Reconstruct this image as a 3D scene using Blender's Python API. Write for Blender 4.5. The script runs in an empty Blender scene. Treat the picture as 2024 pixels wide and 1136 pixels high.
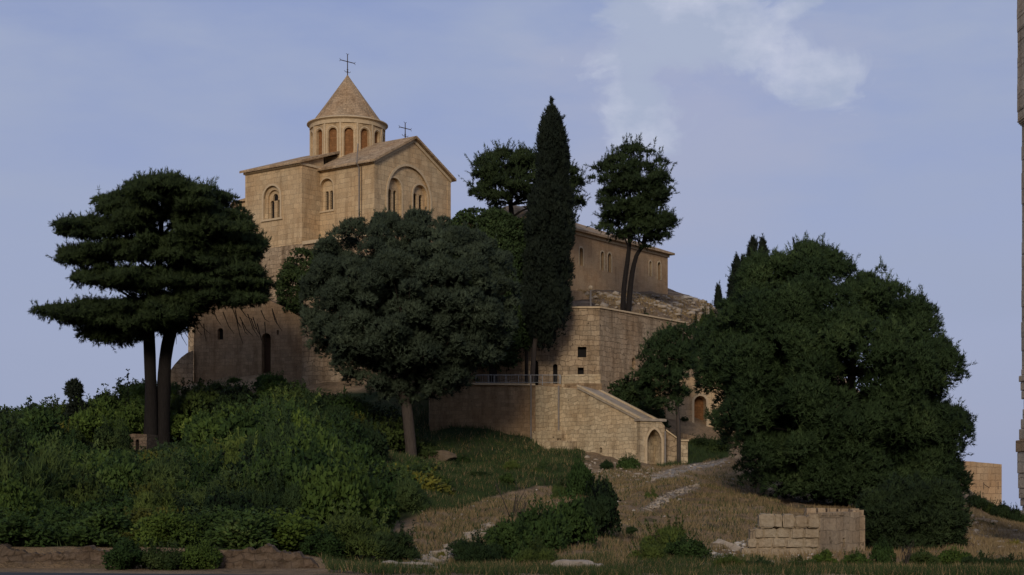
import bpy, bmesh, math
import numpy as np
from mathutils import Vector, Matrix, noise as mnoise

# ------------------------------------------------------------------ camera maths
F, WPX, CX, YH, CZ = 3200.0, 2024.0, 1012.0, 1000.0, 1.65
def P(px, py, D): return Vector(((px-CX)*D/F, D, CZ+(YH-py)*D/F))
def X(px, D): return (px-CX)*D/F
def Z(py, D): return CZ+(YH-py)*D/F
def hit(o, d, px, py):
    """point of the vertical plane (o, d) seen at a pixel: distance along d, height"""
    k = (px-CX)/F
    t = (k*o[1]-o[0])/(d[0]-k*d[1])
    return t, CZ+(YH-py)/F*(o[1]+t*d[1])

sc = bpy.context.scene
COL = sc.collection

# ------------------------------------------------------------------ materials
def newmat(name):
    m = bpy.data.materials.new(name); m.use_nodes = True
    nt = m.node_tree; b = nt.nodes['Principled BSDF']
    b.inputs['Roughness'].default_value = .9
    b.inputs['Specular IOR Level'].default_value = .15
    return m, nt, b
def N(nt, t, **kw):
    n = nt.nodes.new(t)
    for k, v in kw.items():
        if k in n.inputs.keys() if isinstance(k, str) else False: n.inputs[k].default_value = v
        else: setattr(n, k, v)
    return n
def ramp(nt, fac, stops):
    r = nt.nodes.new('ShaderNodeValToRGB')
    e = r.color_ramp.elements
    while len(e) > 1: e.remove(e[-1])
    e[0].position = stops[0][0]; e[0].color = (*stops[0][1], 1)
    for p, c in stops[1:]:
        q = e.new(p); q.color = (*c, 1)
    nt.links.new(fac, r.inputs[0]); return r.outputs[0]
def noise(nt, vec, scale, detail=4, rough=.6):
    n = nt.nodes.new('ShaderNodeTexNoise'); n.inputs['Scale'].default_value = scale
    n.inputs['Detail'].default_value = detail; n.inputs['Roughness'].default_value = rough
    if vec is not None: nt.links.new(vec, n.inputs['Vector'])
    return n.outputs['Fac']
def mixc(nt, fac, a, b, mode='MIX'):
    m = nt.nodes.new('ShaderNodeMix'); m.data_type = 'RGBA'; m.blend_type = mode
    for s, v in ((0, fac), (6, a), (7, b)):
        if isinstance(v, (int, float)): m.inputs[s].default_value = v
        elif isinstance(v, tuple): m.inputs[s].default_value = (*v, 1) if len(v) == 3 else v
        else: nt.links.new(v, m.inputs[s])
    return m.outputs[2]
def math_(nt, op, a, b=None, c=None, clamp=False):
    m = nt.nodes.new('ShaderNodeMath'); m.operation = op; m.use_clamp = clamp
    for i, v in enumerate((a, b, c)):
        if v is None: continue
        if isinstance(v, (int, float)): m.inputs[i].default_value = v
        else: nt.links.new(v, m.inputs[i])
    return m.outputs[0]

def stone_mat(name, base, row=.32, width=.55, mortar=.012, mort_dark=.55, var=.25, wobble=.02, stain=.5, cyl=False, bump=.5, orange=.5, pits=.3):
    m, nt, b = newmat(name)
    tc = nt.nodes.new('ShaderNodeTexCoord'); ob = tc.outputs['Object']
    sp = nt.nodes.new('ShaderNodeSeparateXYZ'); nt.links.new(ob, sp.inputs[0])
    if cyl: h = math_(nt, 'MULTIPLY', math_(nt, 'ARCTAN2', sp.outputs[1], sp.outputs[0]), 3.1)
    else:   h = math_(nt, 'ADD', sp.outputs[0], math_(nt, 'MULTIPLY', sp.outputs[1], .93))
    n0 = nt.nodes.new('ShaderNodeTexNoise'); n0.inputs['Scale'].default_value = 1.6; n0.inputs['Detail'].default_value = 3
    nt.links.new(ob, n0.inputs['Vector'])
    wob = math_(nt, 'MULTIPLY', math_(nt, 'SUBTRACT', n0.outputs['Fac'], .5), wobble*8)
    cb = nt.nodes.new('ShaderNodeCombineXYZ')
    nt.links.new(math_(nt, 'ADD', h, wob), cb.inputs[0]); nt.links.new(math_(nt, 'ADD', sp.outputs[2], wob), cb.inputs[1])
    br = nt.nodes.new('ShaderNodeTexBrick'); nt.links.new(cb.outputs[0], br.inputs['Vector'])
    br.inputs['Scale'].default_value = 1; br.inputs['Mortar Size'].default_value = mortar
    br.inputs['Mortar Smooth'].default_value = .4
    br.inputs['Brick Width'].default_value = width; br.inputs['Row Height'].default_value = row
    br.inputs['Color1'].default_value = (0, 0, 0, 1); br.inputs['Color2'].default_value = (1, 1, 1, 1); br.inputs['Mortar'].default_value = (.5, .5, .5, 1)
    br.offset = .5; br.squash = .75; br.squash_frequency = 3; br.inputs['Bias'].default_value = 0
    c = Vector(base)
    lo = tuple(c*(1-var)); hi = tuple(c*(1+var*.8))
    col = mixc(nt, br.outputs['Color'], lo, hi)
    big = noise(nt, ob, .35, 5, .65)
    col = mixc(nt, ramp(nt, big, [(.35, (0, 0, 0)), (.7, (1, 1, 1))]), col, mixc(nt, orange, col, (c[0]*.95, c[1]*.72, c[2]*.5)))
    fine = noise(nt, ob, 9, 6, .7)
    col = mixc(nt, .55, col, ramp(nt, fine, [(.3, (.45, .45, .45)), (.5, (1, 1, 1)), (.75, (1.25, 1.25, 1.22))]), 'MULTIPLY')
    mp = nt.nodes.new('ShaderNodeMapping'); mp.inputs['Scale'].default_value = (1.4, 1.4, .22); nt.links.new(ob, mp.inputs[0])
    st = noise(nt, mp.outputs[0], 1.1, 5, .7)
    col = mixc(nt, stain, col, ramp(nt, st, [(.32, (.42, .38, .34)), (.52, (1, 1, 1))]), 'MULTIPLY')
    pt = noise(nt, ob, 3.6, 2, .5)
    col = mixc(nt, pits, col, ramp(nt, pt, [(.27, (.12, .1, .08)), (.33, (1, 1, 1))]), 'MULTIPLY')
    jv = noise(nt, ob, 1.3, 3, .6)
    jf = math_(nt, 'MULTIPLY', br.outputs['Fac'], ramp(nt, jv, [(.35, (.15,)*3), (.62, (1,)*3)]))
    col = mixc(nt, math_(nt, 'MULTIPLY', jf, mort_dark), col, tuple(c*.28))
    nt.links.new(col, b.inputs['Base Color'])
    bp = nt.nodes.new('ShaderNodeBump'); bp.inputs['Strength'].default_value = bump; bp.inputs['Distance'].default_value = .05
    hgt = math_(nt, 'ADD', math_(nt, 'MULTIPLY', br.outputs['Fac'], -.7), math_(nt, 'ADD', math_(nt, 'MULTIPLY', fine, .8), math_(nt, 'MULTIPLY', pt, .5)))
    nt.links.new(hgt, bp.inputs['Height']); nt.links.new(bp.outputs[0], b.inputs['Normal'])
    return m

def plain_mat(name, base, var=.3, scale=4, bump=.3, rough=.9, metal=0, stretch=None):
    m, nt, b = newmat(name)
    tc = nt.nodes.new('ShaderNodeTexCoord'); v = tc.outputs['Object']
    if stretch:
        mp = nt.nodes.new('ShaderNodeMapping'); mp.inputs['Scale'].default_value = stretch; nt.links.new(v, mp.inputs[0]); v = mp.outputs[0]
    f = noise(nt, v, scale, 6, .7); c = Vector(base)
    nt.links.new(ramp(nt, f, [(.25, tuple(c*(1-var))), (.5, tuple(c)), (.75, tuple(c*(1+var)))]), b.inputs['Base Color'])
    b.inputs['Roughness'].default_value = rough; b.inputs['Metallic'].default_value = metal
    bp = nt.nodes.new('ShaderNodeBump'); bp.inputs['Strength'].default_value = bump; bp.inputs['Distance'].default_value = .06
    nt.links.new(f, bp.inputs['Height']); nt.links.new(bp.outputs[0], b.inputs['Normal'])
    return m

def leaf_mat(name, dark, light, tip=None, trans=.12, scale=.5):
    m, nt, b = newmat(name)
    at = nt.nodes.new('ShaderNodeAttribute'); at.attribute_name = 'tint'
    tc = nt.nodes.new('ShaderNodeTexCoord'); f = noise(nt, tc.outputs['Object'], scale, 3, .6)
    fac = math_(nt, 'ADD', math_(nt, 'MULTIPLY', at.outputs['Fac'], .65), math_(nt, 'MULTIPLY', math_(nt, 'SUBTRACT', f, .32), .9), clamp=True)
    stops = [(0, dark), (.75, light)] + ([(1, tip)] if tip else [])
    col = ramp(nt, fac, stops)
    oi = nt.nodes.new('ShaderNodeObjectInfo')
    col = mixc(nt, 1.0, col, ramp(nt, oi.outputs['Random'], [(0, (.5, .58, .6)), (.5, (1, 1, 1)), (1, (1.65, 1.45, .95))] if 'shrub' in name or 'feather' in name else [(0, (.92, .95, .96)), (1, (1.1, 1.06, .98))]), 'MULTIPLY')
    nt.links.new(col, b.inputs['Base Color']); b.inputs['Roughness'].default_value = .75
    b.inputs['Specular IOR Level'].default_value = .12
    na = nt.nodes.new('ShaderNodeAttribute'); na.attribute_name = 'nrm'
    vt = nt.nodes.new('ShaderNodeVectorTransform'); vt.vector_type = 'NORMAL'; vt.convert_from = 'OBJECT'; vt.convert_to = 'WORLD'; nt.links.new(na.outputs['Vector'], vt.inputs[0])
    ge = nt.nodes.new('ShaderNodeNewGeometry'); mv = nt.nodes.new('ShaderNodeVectorMath'); mv.operation = 'MULTIPLY_ADD'
    nt.links.new(ge.outputs['Normal'], mv.inputs[0]); mv.inputs[1].default_value = (.45, .45, .45); nt.links.new(vt.outputs[0], mv.inputs[2])
    nz_ = nt.nodes.new('ShaderNodeVectorMath'); nz_.operation = 'NORMALIZE'; nt.links.new(mv.outputs[0], nz_.inputs[0]); nt.links.new(nz_.outputs[0], b.inputs['Normal'])
    if trans:
        tr = nt.nodes.new('ShaderNodeBsdfTranslucent'); nt.links.new(col, tr.inputs[0])
        mx = nt.nodes.new('ShaderNodeMixShader'); mx.inputs[0].default_value = trans
        nt.links.new(b.outputs[0], mx.inputs[1]); nt.links.new(tr.outputs[0], mx.inputs[2])
        nt.links.new(mx.outputs[0], nt.nodes['Material Output'].inputs[0])
    return m

STONE = (.46, .325, .19)
M = {}
M['church'] = stone_mat('honey_ashlar', (.49, .362, .208), .4, .72, .02, .7, .17, .025, .5, pits=.12, bump=.35)
M['drum'] = stone_mat('drum_ashlar', (.49, .362, .208), .36, .8, .014, .5, .18, .012, .6, cyl=True, pits=.1, bump=.3)
M['trim'] = plain_mat('dressed_stone', (.48, .36, .215), .22, 5, .25)
M['roof'] = stone_mat('stone_slab_roof', (.42, .305, .185), .17, .42, .018, .6, .22, .02, .7, bump=.8, pits=.3)
M['rubble'] = stone_mat('old_rubble_wall', (.34, .255, .16), .34, .56, .018, .75, .26, .06, .75, bump=1.0, pits=.85)
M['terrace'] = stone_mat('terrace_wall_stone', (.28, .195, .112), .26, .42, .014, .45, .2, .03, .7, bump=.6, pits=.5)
M['stair'] = stone_mat('pale_stair_wall_stone', (.48, .385, .245), .26, .44, .014, .45, .26, .06, .65, bump=.9, pits=.8)
M['house'] = stone_mat('plastered_long_house', (.40, .275, .155), .3, .5, .01, .2, .14, .03, .45, bump=.4, pits=.35)
M['ruin'] = stone_mat('weathered_block', (.37, .295, .195), 3.0, 7.0, .0, .0, .2, .03, .5, bump=1.0, pits=.7)
M['ruinwall'] = stone_mat('weathered_ruin_wall', (.34, .265, .175), .42, .5, .016, .6, .22, .03, .5, bump=.8, pits=.6)
M['tower'] = stone_mat('far_tower_stone', (.42, .29, .165), .62, .95, .03, .6, .22, .04, .3, bump=.7, pits=.3)
M['pier'] = stone_mat('pale_pier_stone', (.52, .43, .31), .6, 3.0, .02, .6, .18, .03, .5, bump=.9, pits=.5)
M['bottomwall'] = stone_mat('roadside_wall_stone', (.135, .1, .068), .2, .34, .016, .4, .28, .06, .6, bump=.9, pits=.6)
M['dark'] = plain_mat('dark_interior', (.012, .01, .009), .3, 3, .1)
M['infill'] = stone_mat('brown_infill', (.24, .115, .045), .2, .34, .014, .5, .2, .01, .3, bump=.4)
M['iron'] = plain_mat('rusty_iron', (.07, .05, .04), .4, 12, .2, .7, .5)
M['pipe'] = plain_mat('grey_pipe', (.2, .17, .14), .2, 6, .1, .6)
M['railing'] = plain_mat('grey_painted_railing', (.26, .25, .23), .2, 6, .1, .5, .3)
M['wood'] = plain_mat('old_wood', (.06, .035, .02), .3, 8, .3, stretch=(6, 6, .8))
M['bark'] = plain_mat('dark_bark', (.015, .012, .01), .45, 5, .9, stretch=(3, 3, .5))
M['bark2'] = plain_mat('grey_brown_bark', (.06, .047, .036), .45, 5, .9, stretch=(3, 3, .5))
M['rock'] = plain_mat('pale_limestone', (.31, .25, .18), .35, 3, .9)
M['pebble'] = plain_mat('white_pebbles', (.42, .37, .3), .3, 3, .5)
M['asphalt'] = plain_mat('asphalt', (.05, .05, .05), .25, 30, .2)

M['pine'] = leaf_mat('pine_needles', (.012, .021, .008), (.037, .056, .018), (.068, .092, .03))
M['olive'] = leaf_mat('grey_green_needles', (.023, .033, .02), (.068, .086, .047), (.12, .142, .08))
M['aleppo'] = leaf_mat('bright_pine_needles', (.012, .025, .009), (.042, .068, .022), (.09, .125, .042))
M['cypress'] = leaf_mat('cypress_scales', (.008, .012, .007), (.02, .028, .016), (.04, .048, .028))
M['shrub'] = leaf_mat('shrub_leaves', (.02, .042, .009), (.075, .12, .027), (.17, .2, .055), .3)
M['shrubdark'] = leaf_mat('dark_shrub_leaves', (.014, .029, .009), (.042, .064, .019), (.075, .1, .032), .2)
M['shrubyellow'] = leaf_mat('yellowish_shrub_leaves', (.05, .065, .012), (.18, .17, .028), (.36, .29, .055), .25)
M['feather'] = leaf_mat('feathery_leaves', (.026, .048, .014), (.08, .115, .034), (.15, .19, .065), .3)
M['grass'] = leaf_mat('green_grass_blades', (.02, .035, .01), (.052, .075, .022), (.12, .135, .05), .2, .3)
M['dry'] = leaf_mat('dry_grass_blades', (.15, .1, .045), (.31, .215, .1), (.48, .35, .18), .2, .3)
M['flower'] = plain_mat('white_petals', (.6, .57, .52), .15, 3, .0)

# ------------------------------------------------------------------ object helpers
def link(name, me, parent=None, mat=None):
    o = bpy.data.objects.new(name, me); COL.objects.link(o)
    if mat: me.materials.append(mat)
    if parent: o.parent = parent
    return o
def tag(o, label, cat, group=None):
    o['label'] = label; o['category'] = cat
    if group: o['group'] = group
    return o
def thing(name, label, cat, loc=(0, 0, 0), rz=0, group=None):
    o = bpy.data.objects.new(name, None); COL.objects.link(o)
    o.location = loc; o.rotation_euler = (0, 0, rz); return tag(o, label, cat, group)

class MB:
    def __init__(s): s.v = []; s.f = []
    def add(s, vs, fs, M4=None):
        b = len(s.v)
        for v in vs:
            v = Vector(v); s.v.append(tuple(M4 @ v if M4 else v))
        for f in fs: s.f.append([b+i for i in f])
        return s
    def box(s, x0, x1, y0, y1, z0, z1, M4=None):
        vs = [(x0,y0,z0),(x1,y0,z0),(x1,y1,z0),(x0,y1,z0),(x0,y0,z1),(x1,y0,z1),(x1,y1,z1),(x0,y1,z1)]
        return s.add(vs, [(0,3,2,1),(4,5,6,7),(0,1,5,4),(1,2,6,5),(2,3,7,6),(3,0,4,7)], M4)
    def prism(s, poly, y0, y1, M4=None):
        """poly: (x,z) counter-clockwise seen from -y; extruded along y"""
        n = len(poly)
        vs = [(x, y0, z) for x, z in poly]+[(x, y1, z) for x, z in poly]
        fs = [list(range(n)), list(range(2*n-1, n-1, -1))]
        fs += [(i, n+i, n+(i+1) % n, (i+1) % n) for i in range(n)]
        return s.add(vs, fs, M4)
    def plan(s, poly, z0, z1, M4=None):
        n = len(poly)
        zt = z1 if hasattr(z1, '__len__') else [z1]*n
        vs = [(x, y, z0) for x, y in poly]+[(x, y, zt[i]) for i, (x, y) in enumerate(poly)]
        fs = [list(range(n-1, -1, -1)), list(range(n, 2*n))]
        fs += [(i, (i+1) % n, n+(i+1) % n, n+i) for i in range(n)]
        return s.add(vs, fs, M4)
    def tube(s, pts, rad, seg=8, M4=None, cap=True, rough=0, seed=0):
        pts = [Vector(p) for p in pts]; n = len(pts)
        if not hasattr(rad, '__len__'): rad = [rad]*n
        vs = []; fs = []
        for i, p in enumerate(pts):
            d = (pts[min(i+1, n-1)]-pts[max(i-1, 0)]).normalized()
            a = d.cross(Vector((.13, 1, .07))).normalized(); b = d.cross(a)
            for k in range(seg):
                t = 2*math.pi*k/seg; r = rad[i]
                if rough: r *= 1+rough*mnoise.noise(Vector((math.cos(t)*1.3+seed, math.sin(t)*1.3, i*.35)))
                vs.append(p+a*r*math.cos(t)+b*r*math.sin(t))
        for i in range(n-1):
            for k in range(seg):
                fs.append((i*seg+k, i*seg+(k+1) % seg, (i+1)*seg+(k+1) % seg, (i+1)*seg+k))
        if cap: fs += [list(range(seg-1, -1, -1)), [(n-1)*seg+k for k in range(seg)]]
        return s.add(vs, fs, M4)
    def mesh(s, name='mesh', smooth=False):
        me = bpy.data.meshes.new(name); me.from_pydata(s.v, [], s.f); me.validate()
        bm = bmesh.new(); bm.from_mesh(me); bmesh.ops.recalc_face_normals(bm, faces=bm.faces); bm.to_mesh(me); bm.free()
        if smooth: me.polygons.foreach_set('use_smooth', [True]*len(me.polygons))
        me.update(); return me
    def build(s, name, mat, parent=None, smooth=False, bevel=0):
        o = link(name, s.mesh(name, smooth), parent, mat)
        if bevel:
            bm = bmesh.new(); bm.from_mesh(o.data)
            bmesh.ops.bevel(bm, geom=bm.edges[:], offset=bevel, segments=2, affect='EDGES', profile=.6); bm.to_mesh(o.data); bm.free()
        return o

def arch(a, z0, w, h, kind='round', seg=12):
    """outline of an arched opening, centred at a, sill z0, full height h; counter-clockwise seen from -y"""
    r = w/2; pts = [(a-r, z0), (a+r, z0)]
    if kind == 'rect': return pts+[(a+r, z0+h), (a-r, z0+h)]
    rise = r if kind == 'round' else r*1.35
    zs = z0+h-rise
    if kind == 'round':
        pts += [(a+r*math.cos(t), zs+r*math.sin(t)) for t in [math.pi*i/seg for i in range(seg+1)]]
    else:
        for i in range(seg+1):
            u = i/seg; t = math.pi*u
            c = math.cos(t); q = 1-abs(c)**1.7
            pts.append((a+r*c, zs+rise*q**.75))
    return pts
def arch_band(a, z0, w, h, band, kind, y0, y1, M4, mb, sides=True, seg=12):
    """moulding round an arch: ring between the opening and a larger outline"""
    inn = arch(a, z0, w, h, kind, seg)[1:]+[arch(a, z0, w, h, kind, seg)[0]]
    out = arch(a, z0, w+2*band, h+band, kind, seg)[1:]+[arch(a, z0, w+2*band, h+band, kind, seg)[0]]
    for i in range(len(inn)-2 if True else 0):
        if not sides and (i == 0 or i == len(inn)-3): pass
        q = [inn[i], out[i], out[i+1], inn[i+1]]
        mb.prism(q, y0, y1, M4)
    mb.prism([inn[-2], inn[-1], out[-1], out[-2]], y0, y1, M4)
    return mb

def cut(o, cutters):
    """subtract the given solids from o's mesh"""
    bpy.context.view_layer.update()
    tmps = []
    for c in cutters:
        me = c.mesh('cutter'); t = bpy.data.objects.new('cutter', me); COL.objects.link(t)
        t.matrix_world = o.matrix_world.copy()
        if o.parent: t.parent = o.parent; t.matrix_parent_inverse = Matrix(); t.matrix_basis = o.matrix_basis.copy()
        md = o.modifiers.new('b', 'BOOLEAN'); md.operation = 'DIFFERENCE'; md.solver = 'EXACT'; md.object = t
        tmps.append(t)
    bpy.context.view_layer.update()
    dg = bpy.context.evaluated_depsgraph_get()
    me = bpy.data.meshes.new_from_object(o.evaluated_get(dg), preserve_all_data_layers=True, depsgraph=dg)
    o.modifiers.clear(); old = o.data; o.data = me
    for t in tmps:
        m = t.data; bpy.data.objects.remove(t); bpy.data.meshes.remove(m)
    if not me.materials: me.materials.append(old.materials[0])

# ------------------------------------------------------------------ terrain
HTOP = 86.0   # height of the added sun-blocking ridge behind the camera
CTRL = [  # pixel x, pixel y, distance
 (100,1076,44),(300,1079,44),(500,1081,44),(650,1100,44),(720,1118,43),(0,1075,44),(-300,1070,44),
 (0,1040,52),(200,1040,52),(400,1045,52),(0,960,66),(200,965,66),(400,960,68),
 (-200,900,85),(0,900,85),(150,880,88),(305,900,99),(330,850,106),(400,870,97),(250,885,97),(305,930,85),(-200,850,100),(0,850,100),(130,832,105),
 (260,800,112),(340,768,117),(-200,930,125),(0,925,128),(150,915,135),(260,880,135),(-400,900,100),(330,850,138),
 (450,900,78),(440,830,101),(450,768,115),(560,765,114),(640,785,110),(600,840,97),(640,900,84),
 (640,1000,62),(640,1060,50),(700,960,70),(720,850,97),(810,925,96),(760,900,99),(850,880,101.5),
 (950,880,101),(1050,893,103),(1000,940,90),(900,940,82),(1150,912,100),(1265,931,95.5),(1310,925,97),
 (1340,915,101),(1420,905,100),(1500,930,95),(1350,960,82),(1250,1000,68),(1400,1020,65),(1560,1003,72),
 (1430,960,85),(1500,1106,50),(1620,1106,50),(1700,1100,54),(1760,1098,56),(1300,1100,48),(1000,1112,46),
 (900,1050,58),(850,1000,70),(1000,985,76),(1080,1040,60),(1150,960,84),(1100,920,95),(1180,1030,62),
 (750,1115,45),(850,1122,43),(1000,1126,42),(1200,1126,42),(1400,1126,42),(1700,1126,42),(1900,1126,42),(2100,1126,42),
 (1800,1060,66),(1850,1010,88),(1910,1000,100),(1960,1018,100),(2024,1048,100),(2100,1075,100),
 (1960,1060,70),(2024,1085,66),(1900,1070,60),(1950,1095,52),(2100,1100,66),
 (1650,960,88),(1750,975,92),(1550,930,98),
 (1350,838,110),(1430,835,112),(1500,850,112),(1280,800,112),(1240,775,112),(1600,880,112),
 (1400,700,122),(1430,650,128),(1370,640,124),(1500,640,130),(1330,625,121),
 (1150,600,118),(1230,612,120),(1120,596,118),(1130,584,127),(1200,585,131),(1320,583,139),
 (1350,581,141),(1385,588,141),(1415,603,140),(1440,620,141),(1500,650,144),(1600,700,148),(1700,780,150),
 (1330,582,150),(1450,700,160),(1000,600,130),(900,560,135),
 (1850,940,125),(1990,1030,130),
]
cp = []
for px, py, D in CTRL:
    p = P(px, py, D); cp.append((p.x, p.y, p.z))
for x in range(-120, 121, 24):
    for y, z in ((-20, 0), (10, 0), (34, 0), (40.3, 0)): cp.append((x, y, z))
for x, z in ((-100, -6), (-60, -4), (-30, 4), (-8, 12), (10, 12), (30, 2)): cp.append((x, 175, z))
for x in (-130, -80): cp += [(x, 60, 3), (x, 100, 5), (x, 135, -2)]
for x in (60, 90, 130): cp += [(x, 60, -1), (x, 100, -5), (x, 150, -12)]
for x in (-150, -75, 0, 75, 150): cp.append((x, 240, -14))
cp += [(48, 130, -4), (45, 165, -4), (60, 180, -8), (28, 175, 2)]
cp = np.array(cp); cxy = cp[:, :2]; nC = len(cp)
d_ = np.sqrt(((cxy[:, None]-cxy[None])**2).sum(-1)+.5)
A = np.zeros((nC+3, nC+3)); A[:nC, :nC] = d_+np.eye(nC)*.6*-1
A[:nC, nC] = 1; A[:nC, nC+1:] = cxy; A[nC, :nC] = 1; A[nC+1:, :nC] = cxy.T
W_ = np.linalg.solve(A, np.concatenate([cp[:, 2], [0, 0, 0]]))
def hts(x, y):
    x = np.asarray(x, float).ravel(); y = np.asarray(y, float).ravel(); out = np.empty(len(x))
    for i in range(0, len(x), 20000):
        a, b = x[i:i+20000], y[i:i+20000]
        xc, yc = np.clip(a, -140, 140), np.clip(b, -20, 230)
        d = np.sqrt((xc[:, None]-cxy[:, 0])**2+(yc[:, None]-cxy[:, 1])**2+.5)
        h = d@W_[:nC]+W_[nC]+W_[nC+1]*xc+W_[nC+2]*yc
        far = np.maximum(np.abs(a)-140, 0)+np.maximum(b-230, 0)
        w = np.clip(far/150, 0, 1); h = h*(1-w)+(-14)*w
        out[i:i+20000] = h
    return out
def H(x, y): return float(hts([x], [y])[0])
def GH(x, y): return min(H(x, y), .02) if (y < 42.85 and x < -4.6) else H(x, y)
def bumps(x, y):
    r = np.zeros(len(x))
    rng = np.random.default_rng(5)
    for k in range(26):
        f = .25*1.16**k; a = rng.uniform(0, 6.28); ph = rng.uniform(0, 6.28)
        r += np.sin((x*math.cos(a)+y*math.sin(a))*f+ph)*.16/(1+f*1.3)
    return r
def hill(x, y):
    x = np.asarray(x, float).ravel(); y = np.asarray(y, float).ravel()
    w = np.clip((y-42.5)/6, 0, 1)
    return hts(x, y)+bumps(x, y)*w*.8

xs = np.concatenate([[-3000, -1500, -700, -350, -200, -140, -110, -85, -68], np.arange(-56, 56.01, .45), [68, 85, 110, 140, 200, 350, 700, 1500, 3000]])
ys = np.concatenate([[-400, -100, -20, 10, 25, 34], np.arange(38, 100, .45), np.arange(100, 150, .8), [156, 165, 180, 200, 230, 260, 320, 450, 800, 1500, 3000, 6000]])
gx, gy = np.meshgrid(xs, ys); gxf, gyf = gx.ravel(), gy.ravel()
gz = hill(gxf, gyf)
gz = np.where(gyf < 41.5, np.minimum(gz, 0), gz)
gz = np.where((gyf < 42.85) & (gxf < -4.6) & (gyf > 38), np.minimum(gz, .02), gz)
gz[gyf < 38.5] -= 0.02

def fast_mesh(name, co, nper, attr=None, loops=None):
    me = bpy.data.meshes.new(name)
    nv = len(co); me.vertices.add(nv); me.vertices.foreach_set('co', np.ascontiguousarray(co, np.float32).ravel())
    if loops is None: loops = np.arange(nv, dtype=np.int32)
    nf = len(loops)//nper
    me.loops.add(nf*nper); me.loops.foreach_set('vertex_index', loops.astype(np.int32))
    me.polygons.add(nf); me.polygons.foreach_set('loop_start', np.arange(0, nf*nper, nper, dtype=np.int32))
    if attr is not None:
        for k, v in attr.items():
            if v.ndim == 2: a = me.attributes.new(k, 'FLOAT_VECTOR', 'POINT'); a.data.foreach_set('vector', np.ascontiguousarray(v, np.float32).ravel())
            else: a = me.attributes.new(k, 'FLOAT', 'POINT'); a.data.foreach_set('value', v.astype(np.float32))
    me.update(calc_edges=True); return me

def inpoly(px, py, poly):
    px = np.asarray(px, float); py = np.asarray(py, float); r = np.zeros(px.shape, bool); n = len(poly)
    for i in range(n):
        x0, y0 = poly[i]; x1, y1 = poly[(i+1) % n]
        if y0 == y1: continue
        c = ((y0 > py) != (y1 > py)) & (px < (x1-x0)*(py-y0)/(y1-y0)+x0); r ^= c
    return r
def topx(x, y, z):
    y = np.maximum(y, 1); return CX+x*F/y, YH-(z-CZ)*F/y

nx, ny = len(xs), len(ys)
idx = np.arange(nx*ny).reshape(ny, nx)
quads = np.stack([idx[:-1, :-1], idx[:-1, 1:], idx[1:, 1:], idx[1:, :-1]], -1).reshape(-1)
PX, PY = topx(gxf, gyf, gz)
GREEN = [(820,780),(1000,820),(1060,860),(1150,885),(1150,905),(1150,920),(1130,960),(1060,960),(980,980),(900,1010),(840,1010),(760,1040),(740,900)]
GREEN2 = [(-300,700),(700,700),(860,770),(880,880),(800,900),(800,1000),(640,1040),(560,1090),(300,1080),(-300,1080)]
GREEN3 = [(1310,870),(1440,880),(1440,905),(1300,925)]
green = (inpoly(PX, PY, GREEN) | inpoly(PX, PY, GREEN2) | inpoly(PX, PY, GREEN3)).astype(float)
green = np.where((gyf < 110) & (gyf > 42), green, 0.0)
STRIP = [(1268,1008),(1300,985),(1340,965),(1385,957),(1380,966),(1330,985),(1290,1012)]
TRACK = [(1285,940),(1330,925),(1430,908),(1432,918),(1370,930),(1290,952)]
stripm = (inpoly(PX, PY, STRIP) | inpoly(PX, PY, TRACK)).astype(float)
stripm = np.where((gyf < 110) & (gyf > 42), stripm, 0.0)
rocky = inpoly(PX, PY, [(1100,560),(1500,560),(1500,700),(1100,700)]).astype(float)*(gyf > 112)
me = fast_mesh('hillside_ground', np.stack([gxf, gyf, gz], 1), 4, {'green': green, 'strip': stripm, 'rocky': rocky}, quads)
me.polygons.foreach_set('use_smooth', np.ones(len(me.polygons), bool))
m, nt, b = newmat('hill_soil')
tc = nt.nodes.new('ShaderNodeTexCoord'); ob = tc.outputs['Object']
n1 = noise(nt, ob, .22, 6, .65); n2 = noise(nt, ob, 2.2, 6, .75); n3 = noise(nt, ob, 11, 4, .7)
soil = ramp(nt, n1, [(.3, (.15, .1, .053)), (.5, (.26, .175, .095)), (.68, (.36, .255, .145))])
soil = mixc(nt, .8, soil, ramp(nt, n2, [(.3, (.45, .45, .42)), (.5, (1, 1, 1)), (.72, (1.4, 1.35, 1.25))]), 'MULTIPLY')
soil = mixc(nt, ramp(nt, n3, [(.66, (0, 0, 0)), (.72, (.7, .7, .7))]), soil, (.36, .30, .22))
gat = nt.nodes.new('ShaderNodeAttribute'); gat.attribute_name = 'green'
gcol = ramp(nt, n2, [(.3, (.012, .022, .008)), (.6, (.03, .05, .016)), (.8, (.07, .06, .03))])
gf = math_(nt, 'MULTIPLY', gat.outputs['Fac'], ramp(nt, n1, [(.25, (.6,)*3), (.5, (1,)*3)]))
patch = ramp(nt, noise(nt, ob, .5, 5, .7), [(.55, (0,)*3), (.66, (.75,)*3)])
gf = math_(nt, 'MAXIMUM', gf, patch)
col = mixc(nt, gf, soil, gcol)
ra = nt.nodes.new('ShaderNodeAttribute'); ra.attribute_name = 'rocky'
mpz = nt.nodes.new('ShaderNodeMapping'); mpz.inputs['Scale'].default_value = (.35, .35, 3.2); mpz.inputs['Rotation'].default_value = (0, .12, 0); nt.links.new(ob, mpz.inputs[0])
strat = noise(nt, mpz.outputs[0], 1.3, 6, .7)
rc = ramp(nt, strat, [(.36, (.05, .035, .024)), (.48, (.16, .11, .07)), (.6, (.24, .175, .115)), (.75, (.34, .27, .2))])
col = mixc(nt, math_(nt, 'MULTIPLY', ra.outputs['Fac'], .85), col, rc)
sa = nt.nodes.new('ShaderNodeAttribute'); sa.attribute_name = 'strip'
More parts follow.
